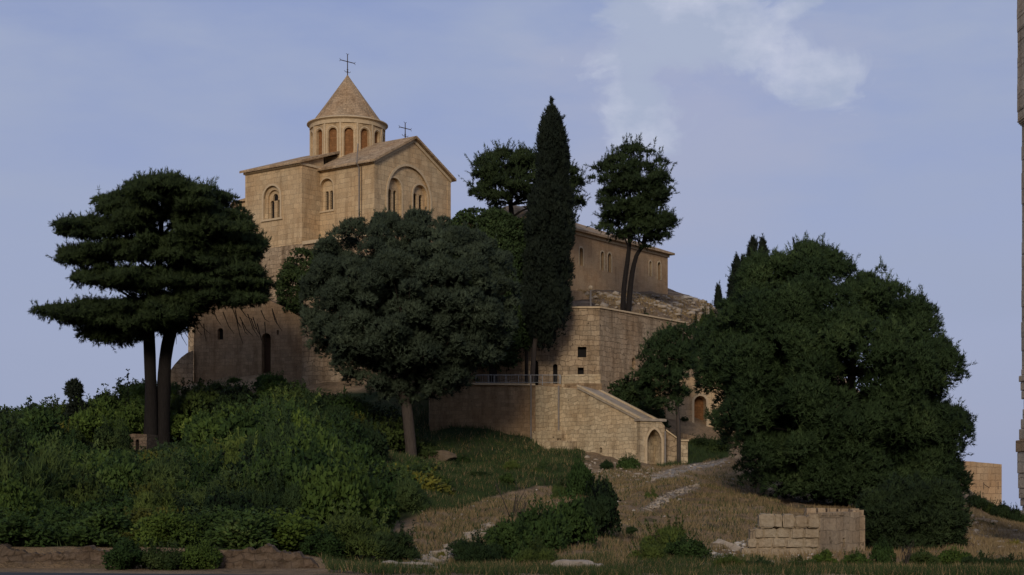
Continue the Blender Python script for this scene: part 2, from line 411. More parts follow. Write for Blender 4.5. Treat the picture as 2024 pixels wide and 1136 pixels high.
sf = math_(nt, 'MULTIPLY', sa.outputs['Fac'], ramp(nt, n2, [(.4, (.1,)*3), (.55, (1,)*3)]))
col = mixc(nt, sf, col, ramp(nt, n3, [(.3, (.16, .13, .1)), (.7, (.5, .44, .36))]))
nt.links.new(col, b.inputs['Base Color'])
bp = nt.nodes.new('ShaderNodeBump'); bp.inputs['Strength'].default_value = 1; bp.inputs['Distance'].default_value = .25
nt.links.new(math_(nt, 'ADD', n2, math_(nt, 'MULTIPLY', math_(nt, 'ADD', n3, math_(nt, 'MULTIPLY', strat, ra.outputs['Fac'])), .5)), bp.inputs['Height']); nt.links.new(bp.outputs[0], b.inputs['Normal'])
g = link('ground', me, None, m); g['kind'] = 'structure'

rd = MB(); rd.add([(-300, -15, .004), (300, -15, .004), (300, 29, .004), (-3.5, 38.4, .004), (-13, 40.3, .004), (-300, 40.6, .004)], [(0, 1, 2, 3, 4, 5)])
r = rd.build('road', M['asphalt']); r['kind'] = 'structure'

# unseen ridge added behind the camera to keep low sun off the lower slope
hx = np.arange(-700, 701, 20.0); hy = np.arange(-420, -79, 10.0); ax_, ay_ = np.meshgrid(hx, hy)
hz_ = HTOP*np.exp(-((ay_+230)/75)**2)*(1+.05*np.sin(ax_/37)+.03*np.sin(ax_/11+1))-3
idx_ = np.arange(ax_.size).reshape(ax_.shape)
hme = fast_mesh('hill', np.stack([ax_.ravel(), ay_.ravel(), hz_.ravel()], 1), 4, None, np.stack([idx_[:-1, :-1], idx_[:-1, 1:], idx_[1:, 1:], idx_[1:, :-1]], -1).reshape(-1))
hl_ = link('hill', hme, None, plain_mat('sun_block_ridge', (.09, .1, .05), .4, .05, .3)); hl_['kind'] = 'structure'  # this hill is the added, unseen sun blocker

# ------------------------------------------------------------------ foliage
def unit(a): return a/np.maximum(np.linalg.norm(a, axis=-1, keepdims=True), 1e-9)
def blades(rng, p, d, tint, L, w, spread, shape='tri', jit=.03):
    n = len(p)
    d = unit(unit(d)+spread*rng.normal(size=(n, 3)))
    s = unit(np.cross(d, rng.normal(size=(n, 3))))
    l = L*rng.uniform(.6, 1.25, (n, 1)); ww = w*rng.uniform(.7, 1.3, (n, 1))/2
    p = p+rng.normal(size=(n, 3))*jit
    if shape == 'tri':
        v = np.stack([p-s*ww, p+s*ww, p+d*l], 1); k = 3
    else:
        v = np.stack([p, p+d*l*.5+s*ww, p+d*l, p+d*l*.5-s*ww], 1); k = 4
    return v.reshape(-1, 3), np.repeat(tint, k), k
def foliage(name, rng, lobes, per_m2, nb, L, w, spread, mat, shape='tri', up=.35, parent=None, tjit=.12, low=-.75, inner=.25, sprig=0, slen=.6, sup=.5):
    """lobes: array of (x,y,z,rx,ry,rz); needles or leaves in tufts over each lobe"""
    lb = np.asarray(lobes, float); c = lb[:, :3]; r = lb[:, 3:6]
    area = 4*np.pi*((r.prod(1))**(2/3)); cnt = np.maximum(3, (area*per_m2).astype(int))
    i = np.repeat(np.arange(len(lb)), cnt); n = len(i)
    d = unit(rng.normal(size=(n, 3))); flip = (d[:, 2] < low) | ((d[:, 2] < -.2) & (rng.random(n) < .5)); d[flip, 2] *= -1
    rad = np.where(rng.random(n) < inner, rng.uniform(.3, .8, n), rng.uniform(.82, 1.08, n))
    p = c[i]+r[i]*d*rad[:, None]
    nd = unit(d/r[i]); nd[:, 2] += up; nd = unit(nd)
    lt = rng.uniform(0, 1, len(lb))[i]
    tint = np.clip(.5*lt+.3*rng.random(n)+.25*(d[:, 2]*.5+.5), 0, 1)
    P_ = np.repeat(p, nb, 0); D_ = np.repeat(nd, nb, 0); T_ = np.clip(np.repeat(tint, nb)+rng.normal(size=n*nb)*tjit, 0, 1)
    v, t, k = blades(rng, P_, D_, T_, L, w, spread, shape); NN = np.repeat(D_, k, 0)
    if sprig:
        ns = int(area.sum()*sprig); j = rng.choice(n, ns); sdv = nd[j].copy(); sdv[:, 2] += sup; sdv = unit(sdv+rng.normal(size=(ns, 3))*.3)
        sl = slen*rng.uniform(.4, 1.2, (ns, 1)); a = []; dd = []; tt = []
        for u in np.linspace(.15, 1, 7):
            a.append(np.repeat(p[j]+sdv*sl*u, 4, 0)); dd.append(np.repeat(sdv, 4, 0)); tt.append(np.repeat(np.clip(tint[j]+.1+.15*u, 0, 1), 4))
        v2, t2, _ = blades(rng, np.concatenate(a), np.concatenate(dd), np.concatenate(tt), L*.85, w*.9, .55, shape)
        nn2 = np.repeat(np.concatenate([np.repeat(nd[j], 4, 0)]*7), k, 0); NN = np.concatenate([NN, nn2])
        v = np.concatenate([v, v2]); t = np.concatenate([t, t2])
    return link(name, fast_mesh(name, v, k, {'tint': t, 'nrm': NN}), parent, mat)

def crown_lobes(rng, poly, D, n, rmin, rmax, depth=1.0, flat=1.0, holes=(), skirt=0, front=.62, loosen=0.0, jag=8):
    """fill a crown of the given outline and natural roundness with lobes"""
    k = F/D; pj = []
    for i_ in range(len(poly)):
        a = np.array(poly[i_], float); c = np.array(poly[(i_+1) % len(poly)], float); m_ = max(1, int(np.hypot(*(c-a))/16)); nn_ = np.array([(c-a)[1], -(c-a)[0]])/max(np.hypot(*(c-a)), 1)
        for q in range(m_): pj.append(tuple(a+(c-a)*q/m_+nn_*rng.uniform(-1.1, .75)*jag))
    poly = [(float(a), float(b_)) for a, b_ in pj]
    xs_ = [p[0] for p in poly]; ys_ = [p[1] for p in poly]
    yy = np.linspace(min(ys_), max(ys_), 60); lo = np.full(60, 1e9); hi = np.full(60, -1e9)
    gxx = np.linspace(min(xs_), max(xs_), 200)
    for j, y in enumerate(yy):
        ins = gxx[inpoly(gxx, np.full(200, y), poly)]
        if len(ins): lo[j], hi[j] = ins[0], ins[-1]
    out = []; cy, hy = (min(ys_)+max(ys_))/2, (max(ys_)-min(ys_))/2
    pa = np.array(poly); pb = np.roll(pa, -1, 0)
    def edged(x, y):
        ab = pb-pa; t = np.clip(((x-pa[:, 0])*ab[:, 0]+(y-pa[:, 1])*ab[:, 1])/np.maximum((ab**2).sum(1), 1e-6), 0, 1)
        q = pa+ab*t[:, None]; return float(np.min(np.hypot(x-q[:, 0], y-q[:, 1])))
    tries = 0
    while len(out) < n and tries < n*40:
        tries += 1
        x = rng.uniform(min(xs_), max(xs_)); y = rng.uniform(min(ys_), max(ys_))
        if not inpoly(np.array([x]), np.array([y]), poly)[0]: continue
        if any(inpoly(np.array([x]), np.array([y]), h)[0] for h in holes): continue
        j = int(np.clip((y-min(ys_))/(max(ys_)-min(ys_))*59, 0, 59))
        half = max((hi[j]-lo[j])/2, 5); mid = (hi[j]+lo[j])/2
        rho = min(abs(x-mid)/half, 1)
        T = depth*half/k*math.sqrt(max(0, 1-rho*rho))*math.sqrt(max(.08, 1-((y-cy)/hy)**2*.85))
        e = edged(x, y)/k
        R = min(rng.uniform(rmin, rmax), e*(1.0+loosen)+.12)
        if R < rmin*.35: continue
        s = rng.uniform(-1, 1); s = math.copysign(abs(s)**.45, -1 if rng.random() < front else 1)
        dd = D+s*max(T-R*.5, 0)
        q = P(x, y, dd)
        out.append((q.x, dd, q.z, R, R, R*flat))
    return out

def trunk_mb(pts, rad, mb=None, seg=12, rough=.18, sub=3, seed=0):
    P3 = [Vector(p) for p in pts]; Q = []; R = []
    n = len(P3)
    for i in range(n-1):
        a = P3[max(i-1, 0)]; b_ = P3[i]; c = P3[i+1]; d = P3[min(i+2, n-1)]
        for j in range(sub):
            t = j/sub
            Q.append(.5*((2*b_)+(c-a)*t+(2*a-5*b_+4*c-d)*t*t+(3*b_-a-3*c+d)*t**3)); R.append(rad[i]*(1-t)+rad[i+1]*t)
    Q.append(P3[-1]); R.append(rad[-1])
    mb = mb or MB(); mb.tube(Q, R, seg, rough=rough, seed=seed); return mb
def limbs(mb, rng, origin_pts, lobes, n, r0):
    """branches from points along the trunk to crown lobes"""
    lb = [lobes[i] for i in rng.choice(len(lobes), min(n, len(lobes)), replace=False)]
    for l in lb:
        t = Vector(l[:3])
        cands = [o for o in origin_pts if o.z < t.z+.4] or origin_pts
        o = min(cands, key=lambda q: (q-t).length+rng.uniform(0, 1.0))
        m_ = (o+t)/2+Vector((rng.uniform(-.3, .3), rng.uniform(-.3, .3), rng.uniform(-.1, .5)))
        mb.tube([o, o.lerp(m_, .5)+Vector((0, 0, .1)), m_, t], [r0, r0*.75, r0*.5, r0*.15], 5)
def base_on(px, D, dz=-.3):
    x = X(px, D); return Vector((x, D, H(x, D)+dz))
def tree_root(name, label, cat, px, D, group=None):
    x = X(px, D); return thing(name, label, cat, (0, 0, 0), 0, group)
def recenter(root, loc):
    """put a thing's empty at its base while its parts stay where they are"""
    root.location = loc
    for c in bpy.data.objects:
        if c.parent == root and c.type == 'MESH':
            c.data.transform(Matrix.Translation(-Vector(loc)))

# 1  twin trunked layered pine on the left
rng = np.random.default_rng(11)
D1 = 100
root = tree_root('pine_tree', 'large dark layered pine with two thick trunks left of the church', 'tree', 310, D1)
pads = [(320,376,62,24),(245,405,58,22),(395,398,62,25),(180,452,66,20),(290,440,92,26),(405,445,90,28),(165,508,55,19),(258,498,92,24),(455,490,66,36),
        (350,490,92,28),(215,548,66,20),(300,555,84,25),(405,545,112,32),(490,560,44,38),(108,618,44,10),(185,622,80,22),(272,622,90,28),(350,600,72,25),
        (225,662,66,15),(330,640,56,16),(455,590,70,14),(125,460,20,8),(300,372,45,20),(470,440,30,30)]
GAPS1 = [[(285,432),(350,430),(356,462),(295,468)], [(215,512),(330,508),(345,532),(225,540)], [(290,566),(345,560),(352,586),(300,590)], [(392,470),(440,474),(436,494),(395,490)], [(380,566),(425,566),(420,584),(385,584)], [(205,424),(240,428),(236,446),(206,442)]]
lob = []
for cx, cy, hw, hh in pads:
    side = (cx-318)/220
    nl = int(hw*hh/24)+4
    dmax = math.sqrt(max(.1, 1-side*side))*5.6
    dc = rng.uniform(-.45, .25)*dmax if hw < 80 else rng.uniform(-.2, .2)*dmax
    for k in range(nl):
        a = rng.uniform(0, 6.283); q = math.sqrt(rng.random())
        x = 318+(cx-318)*.985+hw*.93*q*math.cos(a); y = cy+hh*.92*q*math.sin(a)
        dd = D1+dc+rng.uniform(-1, 1)*min(dmax, hw/32*1.3+.8)
        if any(inpoly(np.array([x]), np.array([y]), h)[0] for h in GAPS1): continue
        p = P(x, y, dd); R = rng.uniform(.36, .72)*min(1, hw/60)*(1.15-.4*q)
        lob.append((p.x, dd, p.z, R*1.35, R*1.35, R*.5))
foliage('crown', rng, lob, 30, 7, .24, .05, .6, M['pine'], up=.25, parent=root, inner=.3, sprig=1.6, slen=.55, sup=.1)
b0 = base_on(300, D1, -.8); b1 = base_on(322, D1+.4, -.8)
tm = trunk_mb([b0, P(298,800,D1), P(296,700,D1), P(297,620,D1), P(312,540,D1), P(318,460,D1), P(320,400,D1)], [.52,.38,.34,.31,.24,.16,.07], seed=1)
t1 = tm.build('trunk', M['bark'], root, True)
tm = trunk_mb([b1, P(323,800,D1+.4), P(327,710,D1+.4), P(340,640,D1+.4), P(350,590,D1+.4), P(352,500,D1+.6), P(368,430,D1+.6)], [.52,.42,.39,.38,.3,.18,.07], seed=2)
O = [P(345,610,D1), P(350,560,D1), P(352,510,D1), P(318,470,D1), P(310,545,D1), P(298,620,D1), P(322,425,D1)]
tm.build('trunk', M['bark'], root, True)
bm_ = MB(); limbs(bm_, rng, O, lob, 60, .11)
# drooping bare twigs under the crown
for k in range(46):
    sx = rng.choice([rng.uniform(150, 300), rng.uniform(345, 385), rng.uniform(400, 540)]); o = P(sx, rng.uniform(600, 640), D1+rng.uniform(-1, 1))
    q = o+Vector((rng.uniform(-1.3, .4) if sx < 310 else rng.uniform(0, 1), rng.uniform(-.5, .5), rng.uniform(-1.5, -.5)))
    bm_.tube([o, o.lerp(q, .5)+Vector((0, 0, -.2)), q], [.03, .022, .01], 4)
bm_.build('branches', M['bark'], root)
recenter(root, b0)

# 2  round grey-green tree in the centre
rng = np.random.default_rng(22)
D2 = 96
root = tree_root('round_tree', 'big round grey-green tree on one grey trunk in front of the church', 'tree', 810, D2)
poly = [(598,575),(606,520),(640,480),(665,445),(715,430),(770,420),(830,417),(885,427),(915,450),(965,470),(1003,505),(1022,560),(1028,605),(1012,655),(1000,700),(955,745),(900,775),(850,792),(800,800),(750,792),(700,772),(655,725),(612,690),(598,640)]
lob = crown_lobes(rng, poly, D2, 420, .42, .85, .95, .8, loosen=.2, jag=4)
lob += crown_lobes(rng, [(640,500),(980,500),(980,700),(850,760),(700,720)], D2, 60, .8, 1.2, .5, .9)
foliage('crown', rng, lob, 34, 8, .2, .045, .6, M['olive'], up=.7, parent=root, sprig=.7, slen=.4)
b0 = base_on(812, D2)
tm = trunk_mb([b0, P(812,880,D2), P(806,820,D2), P(800,780,D2), P(800,720,D2), P(815,620,D2)], [.4,.34,.32,.31,.24,.1], seed=3)
tm.build('trunk', M['bark2'], root, True)
bm_ = MB(); limbs(bm_, rng, [P(800,790,D2), P(802,740,D2), P(808,680,D2)], lob, 45, .12); bm_.build('branches', M['bark2'], root)
recenter(root, b0)

# 3  tall cypresses on the terrace
def cypress(root, rng, prof, D, cxp, mat, nl, dens=22, L=.22, rr=(.3, .5), trunk=None):
    k = F/D; lob = []
    ys_ = [p[0] for p in prof]; cs = [p[1] for p in prof]; ws = [p[2] for p in prof]
    for _ in range(nl):
        y = rng.uniform(ys_[0], ys_[-1]); c = np.interp(y, ys_, cs); w = np.interp(y, ys_, ws)/k*(1+.22*mnoise.noise(Vector((y*.035, D, 1)))+.14*mnoise.noise(Vector((y*.12, D, 7))))
        if rng.random() > (w+.25)/(max(ws)/k): continue
        R = min(rng.uniform(*rr), w*.7+.06); a = rng.uniform(0, 6.283); q = max(w-R*.5, 0)*rng.uniform(.55, 1.22)
        p = P(c, y, D); lob.append((p.x+q*math.cos(a), D+q*math.sin(a), p.z, R*.75, R*.75, R*2.0))
    for t in np.linspace(0, 1, 24):
        y = ys_[0]+(ys_[-1]-ys_[0])*t*.96+4; c = np.interp(y, ys_, cs); w = np.interp(y, ys_, ws)/k; p = P(c, y, D)
        lob.append((p.x, D, p.z, w*.55+.03, w*.55+.03, .7 if t > .05 else .35))
    foliage('crown', rng, lob, dens, 7, L, .05, .35, mat, up=1.3, parent=root, low=-.9, sprig=1.0, slen=.4, sup=1.2)
    return lob
rng = np.random.default_rng(33); D3 = 107.5
root = tree_root('cypress', 'tallest dark cypress rising in a narrow spire from the railed terrace', 'tree', 1090, D3)
cypress(root, rng, [(190,1089,1),(212,1090,4),(232,1091,10),(250,1091,18),(300,1093,29),(400,1090,38),(500,1086,44),(580,1083,45),(630,1082,38),(676,1076,14)], D3, 1088, M['cypress'], 780, rr=(.28, .55))
tm = trunk_mb([Vector((X(1052, D3), D3, Z(764, D3))), P(1054,720,D3), P(1060,660,D3), P(1080,560,D3), P(1088,400,D3), P(1089,260,D3)], [.17,.16,.16,.15,.1,.03], seed=4)
tm.build('trunk', M['bark2'], root, True); recenter(root, (X(1052, D3), D3, Z(764, D3)))
D3b = 109
root = tree_root('cypress', 'shorter black cypress half hidden between the tallest cypress and the round tree', 'tree', 1040, D3b)
cypress(root, rng, [(440,1042,3),(480,1040,14),(540,1038,22),(620,1038,24),(665,1040,12)], D3b, 1040, M['cypress'], 240)
trunk_mb([Vector((X(1040, D3b), D3b, Z(764, D3b))), P(1040,600,D3b), P(1042,470,D3b)], [.12,.1,.03]).build('trunk', M['bark'], root, True)
recenter(root, (X(1040, D3b), D3b, Z(764, D3b)))

# 4  umbrella pine behind the cypress
rng = np.random.default_rng(44); D4 = 122
root = tree_root('pine_tree', 'broad flat-topped pine behind the tallest cypress', 'tree', 1010, D4)
poly = [(922,352),(930,328),(945,305),(978,296),(1012,287),(1050,294),(1080,300),(1115,325),(1140,345),(1162,388),(1135,415),(1110,412),(1060,405),(1020,418),(985,412),(955,405),(928,378)]
lob = crown_lobes(rng, poly, D4, 125, .4, .8, .85, .45, loosen=.3, jag=13, holes=[[(985,395),(1005,395),(1005,415),(985,415)]])
foliage('crown', rng, lob, 30, 7, .26, .06, .5, M['pine'], up=.45, parent=root, sprig=2.2, slen=.85, sup=.35)
b0 = base_on(1012, D4)
tm = trunk_mb([b0, P(1014,520,D4), P(1012,440,D4), P(1010,390,D4), P(1025,340,D4)], [.3,.26,.2,.16,.06]); tm.build('trunk', M['bark'], root, True)
bm_ = MB(); limbs(bm_, rng, [P(1012,430,D4), P(1011,405,D4), P(1013,380,D4)], lob, 30, .09); bm_.build('branches', M['bark'], root)
recenter(root, b0)

# 5  twin trunked pine on the right shoulder
rng = np.random.default_rng(55); D5 = 119.5
root = tree_root('pine_tree', 'upright pine on two slender crossing trunks beside the long house', 'tree', 1240, D5)
poly = [(1172,352),(1180,330),(1205,300),(1238,283),(1270,295),(1300,292),(1318,318),(1322,345),(1342,380),(1318,398),(1308,412),(1335,430),(1322,460),(1310,480),(1275,498),(1240,492),(1205,478),(1184,455),(1192,425),(1178,415),(1190,395),(1178,378)]
lob = crown_lobes(rng, poly, D5, 135, .38, .78, .9, .5, loosen=.3, jag=13)
foliage('crown', rng, lob, 30, 7, .26, .06, .5, M['pine'], up=.45, parent=root, sprig=2.2, slen=.85, sup=.35)
bA, bB = base_on(1231, D5), base_on(1241, D5)
tm = trunk_mb([bA, P(1233,570,D5), P(1242,500,D5), P(1246,440,D5), P(1245,340,D5)], [.22,.19,.16,.13,.04], seed=5); tm.build('trunk', M['bark'], root, True)
tm = trunk_mb([bB, P(1247,560,D5+.3), P(1258,505,D5+.3), P(1278,470,D5+.3), P(1285,380,D5)], [.22,.19,.16,.13,.04], seed=6); tm.build('trunk', M['bark'], root, True)
bm_ = MB(); limbs(bm_, rng, [P(1243,490,D5), P(1246,430,D5), P(1270,480,D5), P(1282,420,D5)], lob, 40, .08); bm_.build('branches', M['bark'], root)
recenter(root, bA)

# 6  broadleaf tree between the church and the cypress
rng = np.random.default_rng(66); D6 = 108.4
root = tree_root('broadleaf_tree', 'leafy dark tree between the round tree and the tallest cypress', 'tree', 970, D6)
poly = [(888,440),(905,425),(930,410),(950,418),(985,418),(1015,428),(1042,440),(1052,480),(1052,640),(1030,720),(960,735),(900,700),(880,560)]
lob = crown_lobes(rng, poly, D6, 330, .4, .8, .35, .8, loosen=.4)
lob = [l for l in lob if l[1] < 109.2 or l[2] > 15.6]
foliage('crown', rng, lob, 20, 4, .2, .12, .7, M['aleppo'], 'dia', up=.4, parent=root)
b0 = Vector((X(975, D6), D6, Z(764, D6))); trunk_mb([b0, P(972,700,D6), P(965,560,D6), P(968,470,D6)], [.3,.25,.18,.05]).build('trunk', M['bark'], root, True)
recenter(root, b0)
# 7  bushy tree left of the round tree against the church plinth
rng = np.random.default_rng(77); D7 = 117.6
root = tree_root('broadleaf_tree', 'small dark leafy tree against the pale plinth between the layered pine and the round tree', 'tree', 590, D7)
poly = [(552,560),(560,520),(575,495),(600,488),(640,500),(660,560),(640,640),(600,640),(580,625),(556,610),(545,590)]
lob = crown_lobes(rng, poly, D7, 110, .3, .6, .8, .9, loosen=.6)
foliage('crown', rng, lob, 20, 4, .2, .12, .7, M['shrubdark'], 'dia', up=.4, parent=root)
b0 = base_on(625, D7, -.3); trunk_mb([b0, P(622,700,D7), P(610,600,D7), P(600,530,D7)], [.16,.14,.1,.03]).build('trunk', M['bark'], root, True)
recenter(root, b0)

# 8  big pine on the right
rng = np.random.default_rng(88); D8 = 76
root = tree_root('pine_tree', 'huge bushy bright green pine filling the right of the scene behind the block ruin', 'tree', 1680, D8)
polyA = [(1372,690),(1396,645),(1410,602),(1446,562),(1462,528),(1505,508),(1540,512),(1565,498),(1600,483),(1645,490),(1662,518),(1718,522),(1745,535),(1782,560),(1812,585),(1850,622),(1872,680),(1915,722),(1905,765),(1875,790),(1858,800),(1905,812),(1922,838),(1918,885),(1895,905),(1905,935),(1915,985),(1880,1030),(1850,1060),(1790,1062),(1745,1050),(1700,1010),(1620,1000),(1560,985),(1490,965),(1445,925),(1420,880),(1405,830),(1388,780)]
hole = [(1652,730),(1688,712),(1732,735),(1735,785),(1712,798),(1694,838),(1672,850),(1660,800)]
lob = crown_lobes(rng, polyA, D8, 430, .45, 1.05, .9, .95, holes=[hole, [(1845,772),(1905,770),(1908,806),(1868,816),(1842,800)], [(1868,896),(1915,898),(1912,922),(1872,920)], [(1728,640),(1750,636),(1752,660),(1730,664)], [(1590,735),(1612,730),(1618,770),(1595,772)]], loosen=.2, front=.66, jag=13)
lob += crown_lobes(rng, [(1430,620),(1640,560),(1640,960),(1480,930)], D8, 45, .9, 1.3, .45, .9)
lob += crown_lobes(rng, [(1740,620),(1850,700),(1880,1000),(1720,1000),(1745,860)], D8, 50, .9, 1.3, .45, .9)
lob += crown_lobes(rng, [(1500,860),(1880,880),(1890,1040),(1740,1050),(1700,1000),(1560,980)], D8, 50, .9, 1.3, .45, .9)
lob = [l for l in lob if not inpoly(*[np.array([q]) for q in topx(np.array([l[0]]), np.array([l[1]]), np.array([l[2]]))], hole)[0][0]]
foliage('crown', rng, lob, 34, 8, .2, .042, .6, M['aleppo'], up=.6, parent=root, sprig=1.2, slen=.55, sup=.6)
b0 = base_on(1660, D8)
tm = trunk_mb([b0, P(1664,940,D8), P(1672,840,D8), P(1682,760,D8), P(1690,680,D8), P(1700,600,D8)], [.42,.34,.27,.2,.15,.06], seed=7); tm.build('trunk', M['bark'], root, True)
bm_ = MB(); limbs(bm_, rng, [P(1665,930,D8), P(1670,870,D8), P(1676,800,D8), P(1684,740,D8), P(1690,680,D8)], lob, 110, .13)
for k in range(30):
    o = P(1680, rng.uniform(720, 850), D8); q = P(rng.uniform(1640, 1750), rng.uniform(700, 800), D8+rng.uniform(-1, 1)); bm_.tube([o, o.lerp(q, .5)+Vector((0, 0, .2)), q], [.04, .03, .015], 4)
bm_.build('branches', M['bark'], root)
recenter(root, b0)
# low dark thicket at its foot
rng = np.random.default_rng(89); D8b = 56
root = tree_root('thicket', 'black-green thicket under the huge pine, right of the block ruin', 'bush', 1810, D8b)
lob = crown_lobes(rng, [(1705,1020),(1720,975),(1800,950),(1880,970),(1912,1010),(1900,1050),(1915,1100),(1850,1118),(1760,1118),(1703,1100)], D8b, 170, .3, .6, .8, .8, loosen=.3, jag=13)
foliage('foliage', rng, lob, 30, 7, .17, .045, .55, M['pine'], up=.5, parent=root, sprig=1, slen=.4)
b0 = base_on(1810, D8b); trunk_mb([b0, b0+Vector((.2, 0, 1.2)), b0+Vector((0, .2, 2))], [.12,.08,.03]).build('stem', M['bark'], root); recenter(root, b0)

# 9  small pine before the arched building
rng = np.random.default_rng(99); D9 = 101
root = tree_root('pine_tree', 'small airy pine between the upper bastion wall and the huge right pine', 'tree', 1340, D9)
poly = [(1318,652),(1342,636),(1366,642),(1380,668),(1372,700),(1376,738),(1364,765),(1348,788),(1330,812),(1290,812),(1262,790),(1252,745),(1262,700),(1285,672)]
lob = crown_lobes(rng, poly, D9, 95, .3, .55, .9, .8, loosen=.5)
foliage('crown', rng, lob, 26, 7, .22, .05, .55, M['aleppo'], up=.5, parent=root, sprig=2, slen=.5)
b0 = base_on(1341, D9); trunk_mb([b0, P(1341,840,D9), P(1338,780,D9), P(1345,700,D9), P(1352,650,D9)], [.13,.12,.1,.08,.03]).build('trunk', M['bark2'], root, True)
recenter(root, b0)
rng = np.random.default_rng(100)
root = tree_root('bush', 'dark rounded bush at the foot of the bastion wall, left of the small airy pine', 'bush', 1245, 106)
lob = crown_lobes(rng, [(1208,770),(1225,745),(1262,742),(1290,770),(1310,830),(1320,850),(1262,850),(1215,820)], 106, 70, .3, .6, .8, .8)
foliage('foliage', rng, lob, 22, 5, .2, .1, .6, M['shrubdark'], 'dia', parent=root)
b0 = base_on(1245, 106); trunk_mb([b0, b0+Vector((.1, 0, .8)), b0+Vector((0, 0, 1.3))], [.08,.06,.02]).build('stem', M['bark'], root); recenter(root, b0)

# 10  cypresses on the right skyline
rng = np.random.default_rng(110)
for lab, prof, D in (('slim cypress on the skyline, leftmost and lowest of the row behind the huge pine', [(507,1457,2),(530,1456,8),(580,1450,13),(640,1446,13)], 138),
                     ('tall twin-tipped cypress on the skyline, peeking over the huge pine', [(470,1488,2),(490,1488,8),(530,1487,12),(640,1486,14)], 139),
                     ('slim cypress touching the crown of the huge pine on the skyline', [(474,1508,2),(492,1508,8),(530,1508,10),(640,1508,12)], 140),
                     ('narrow cypress just behind the lowest skyline cypress', [(507,1468,1),(525,1468,6),(560,1468,9),(640,1466,11)], 141),
                     ('tiny lone cypress on the rocky ridge right of the long house', [(572,1420,1),(585,1420,4),(604,1420,6)], 137)):
    root = tree_root('cypress', lab, 'tree', prof[-1][1], D)
    cypress(root, rng, prof, D, 0, M['cypress'], 110, 30, .2, (.2, .35))
    x = X(prof[-1][1], D); b0 = Vector((x, D, H(x, D)-.3)); zt = Z(prof[1][0], D)
    trunk_mb([b0, Vector((x, D, (b0.z+zt)/2)), Vector((X(prof[1][1], D), D, zt))], [.12, .08, .02]).build('trunk', M['bark'], root); recenter(root, b0)

# 11  dark columnar young tree on the left skyline
rng = np.random.default_rng(111); D11 = 99
root = tree_root('young_conifer', 'short black columnar conifer standing alone on the left skyline', 'tree', 147, D11)
lob = crown_lobes(rng, [(130,800),(131,768),(142,757),(156,760),(165,780),(163,830),(172,880),(125,880),(130,840)], D11, 60, .3, .5, .9, 1, loosen=.4)
foliage('crown', rng, lob, 26, 5, .2, .09, .5, M['cypress'], up=.6, parent=root)
b0 = base_on(147, D11); trunk_mb([b0, P(147,850,D11), P(147,780,D11)], [.12,.1,.03]).build('trunk', M['bark'], root); recenter(root, b0)

# ------------------------------------------------------------------ church
C0 = (-11.05, 130.0); CU = (.6098, .7925); CV = (.7925, -.6098); ZB = 22.0
church = thing('church', 'honey-coloured stone church with gabled roof and conical drum dome on top of the hill', 'church', (C0[0], C0[1], ZB), math.atan2(CV[1], CV[0]))
def side(px, py, yo=0.0):
    t, z = hit((C0[0]+CU[0]*yo, C0[1]+CU[1]*yo), CV, px, py); return t, z-ZB
def gab(px, py):
    t, z = hit(C0, CU, px, py); return t, z-ZB
G4 = Matrix(((0, -1, 0, 0), (1, 0, 0, 0), (0, 0, 1, 0), (0, 0, 0, 1)))   # (a, inward, z) of the gable face -> church axes
I4 = Matrix()
EN, RG, EB, GW, BX0, BX1, BY = 7.45, 10.0, 7.7, 9.52, -12.72, -6.04, -2.12
nave = MB(); nave.prism([(0, 0), (GW, 0), (GW, EN), (GW/2, RG), (0, EN)], 0, 12.72, G4)
nave_o = nave.build('nave_wall', M['church'], church)
bump = MB(); bump.prism([(BY, 0), (.4, 0), (.4, EB+.334*2.52), (BY, EB)], -BX1, -BX0, G4)
bump_o = bump.build('transept_wall', M['church'], church)
def window_fill(parent, name, outl, depth, M4, mat):
    mb = MB(); mb.prism(outl, depth, depth+.06, M4); return mb.build(name, mat, parent)
# gable face: big blind arch with two arched niches, two slots in each
ga, gz0 = gab(808, 440); gl, _ = gab(766, 400); gr, _ = gab(850, 400); _, gt = gab(808, 329)
gz0 = gab(808, 445)[1]
cuts = []; c = MB(); c.prism(arch((gl+gr)/2, gz0, gr-gl, gt-gz0, 'round', 20), -.3, .14, G4); cuts.append(c)
niches = []
for a0, a1, top in ((768.5, 796, 351), (818.5, 847, 365)):
    l, _ = gab(a0, 400); r, _ = gab(a1, 400); _, t = gab((a0+a1)/2, top)
    z0 = gab((a0+a1)/2, 426)[1]
    niches.append(((l+r)/2, z0, r-l, t-z0)); c = MB(); c.prism(arch((l+r)/2, z0, r-l, t-z0, 'round', 14), -.2, .42, G4); cuts.append(c)
    for f_ in (.32, .72):
        c = MB(); c.prism(arch(l+(r-l)*f_, z0+.25, (r-l)*.25, (t-z0)*.62, 'round', 8), -.1, .9, G4); cuts.append(c)
sl, _ = side(632, 400); sr, _ = side(659, 400); _, st = side(645, 352.5); sz0 = side(645, 416)[1]
c = MB(); c.prism(arch((sl+sr)/2, sz0, sr-sl, st-sz0, 'round', 14), -.3, .32); cuts.append(c)
sa = (sl+sr)/2
for f_ in (-.25, .25):
    c = MB(); c.prism(arch(sa+f_, sz0+.12, .36, 1.55, 'round', 8), .1, .8); cuts.append(c)
cut(nave_o, cuts)
for k, (a, z0, w, h) in enumerate(niches):
    mb = MB(); arch_band(a, z0, w, h, .14, 'round', .08, .2, G4, mb); wo = mb.build('arched_window', M['trim'], church)
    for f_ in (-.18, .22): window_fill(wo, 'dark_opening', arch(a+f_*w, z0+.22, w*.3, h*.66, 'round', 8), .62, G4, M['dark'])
    mb = MB()
    for q in range(7): mb.box(a-w*.34, a+w*.38, .55, .57, z0+.35+q*.22, z0+.37+q*.22, G4)
    mb.build('grille', M['iron'], wo)
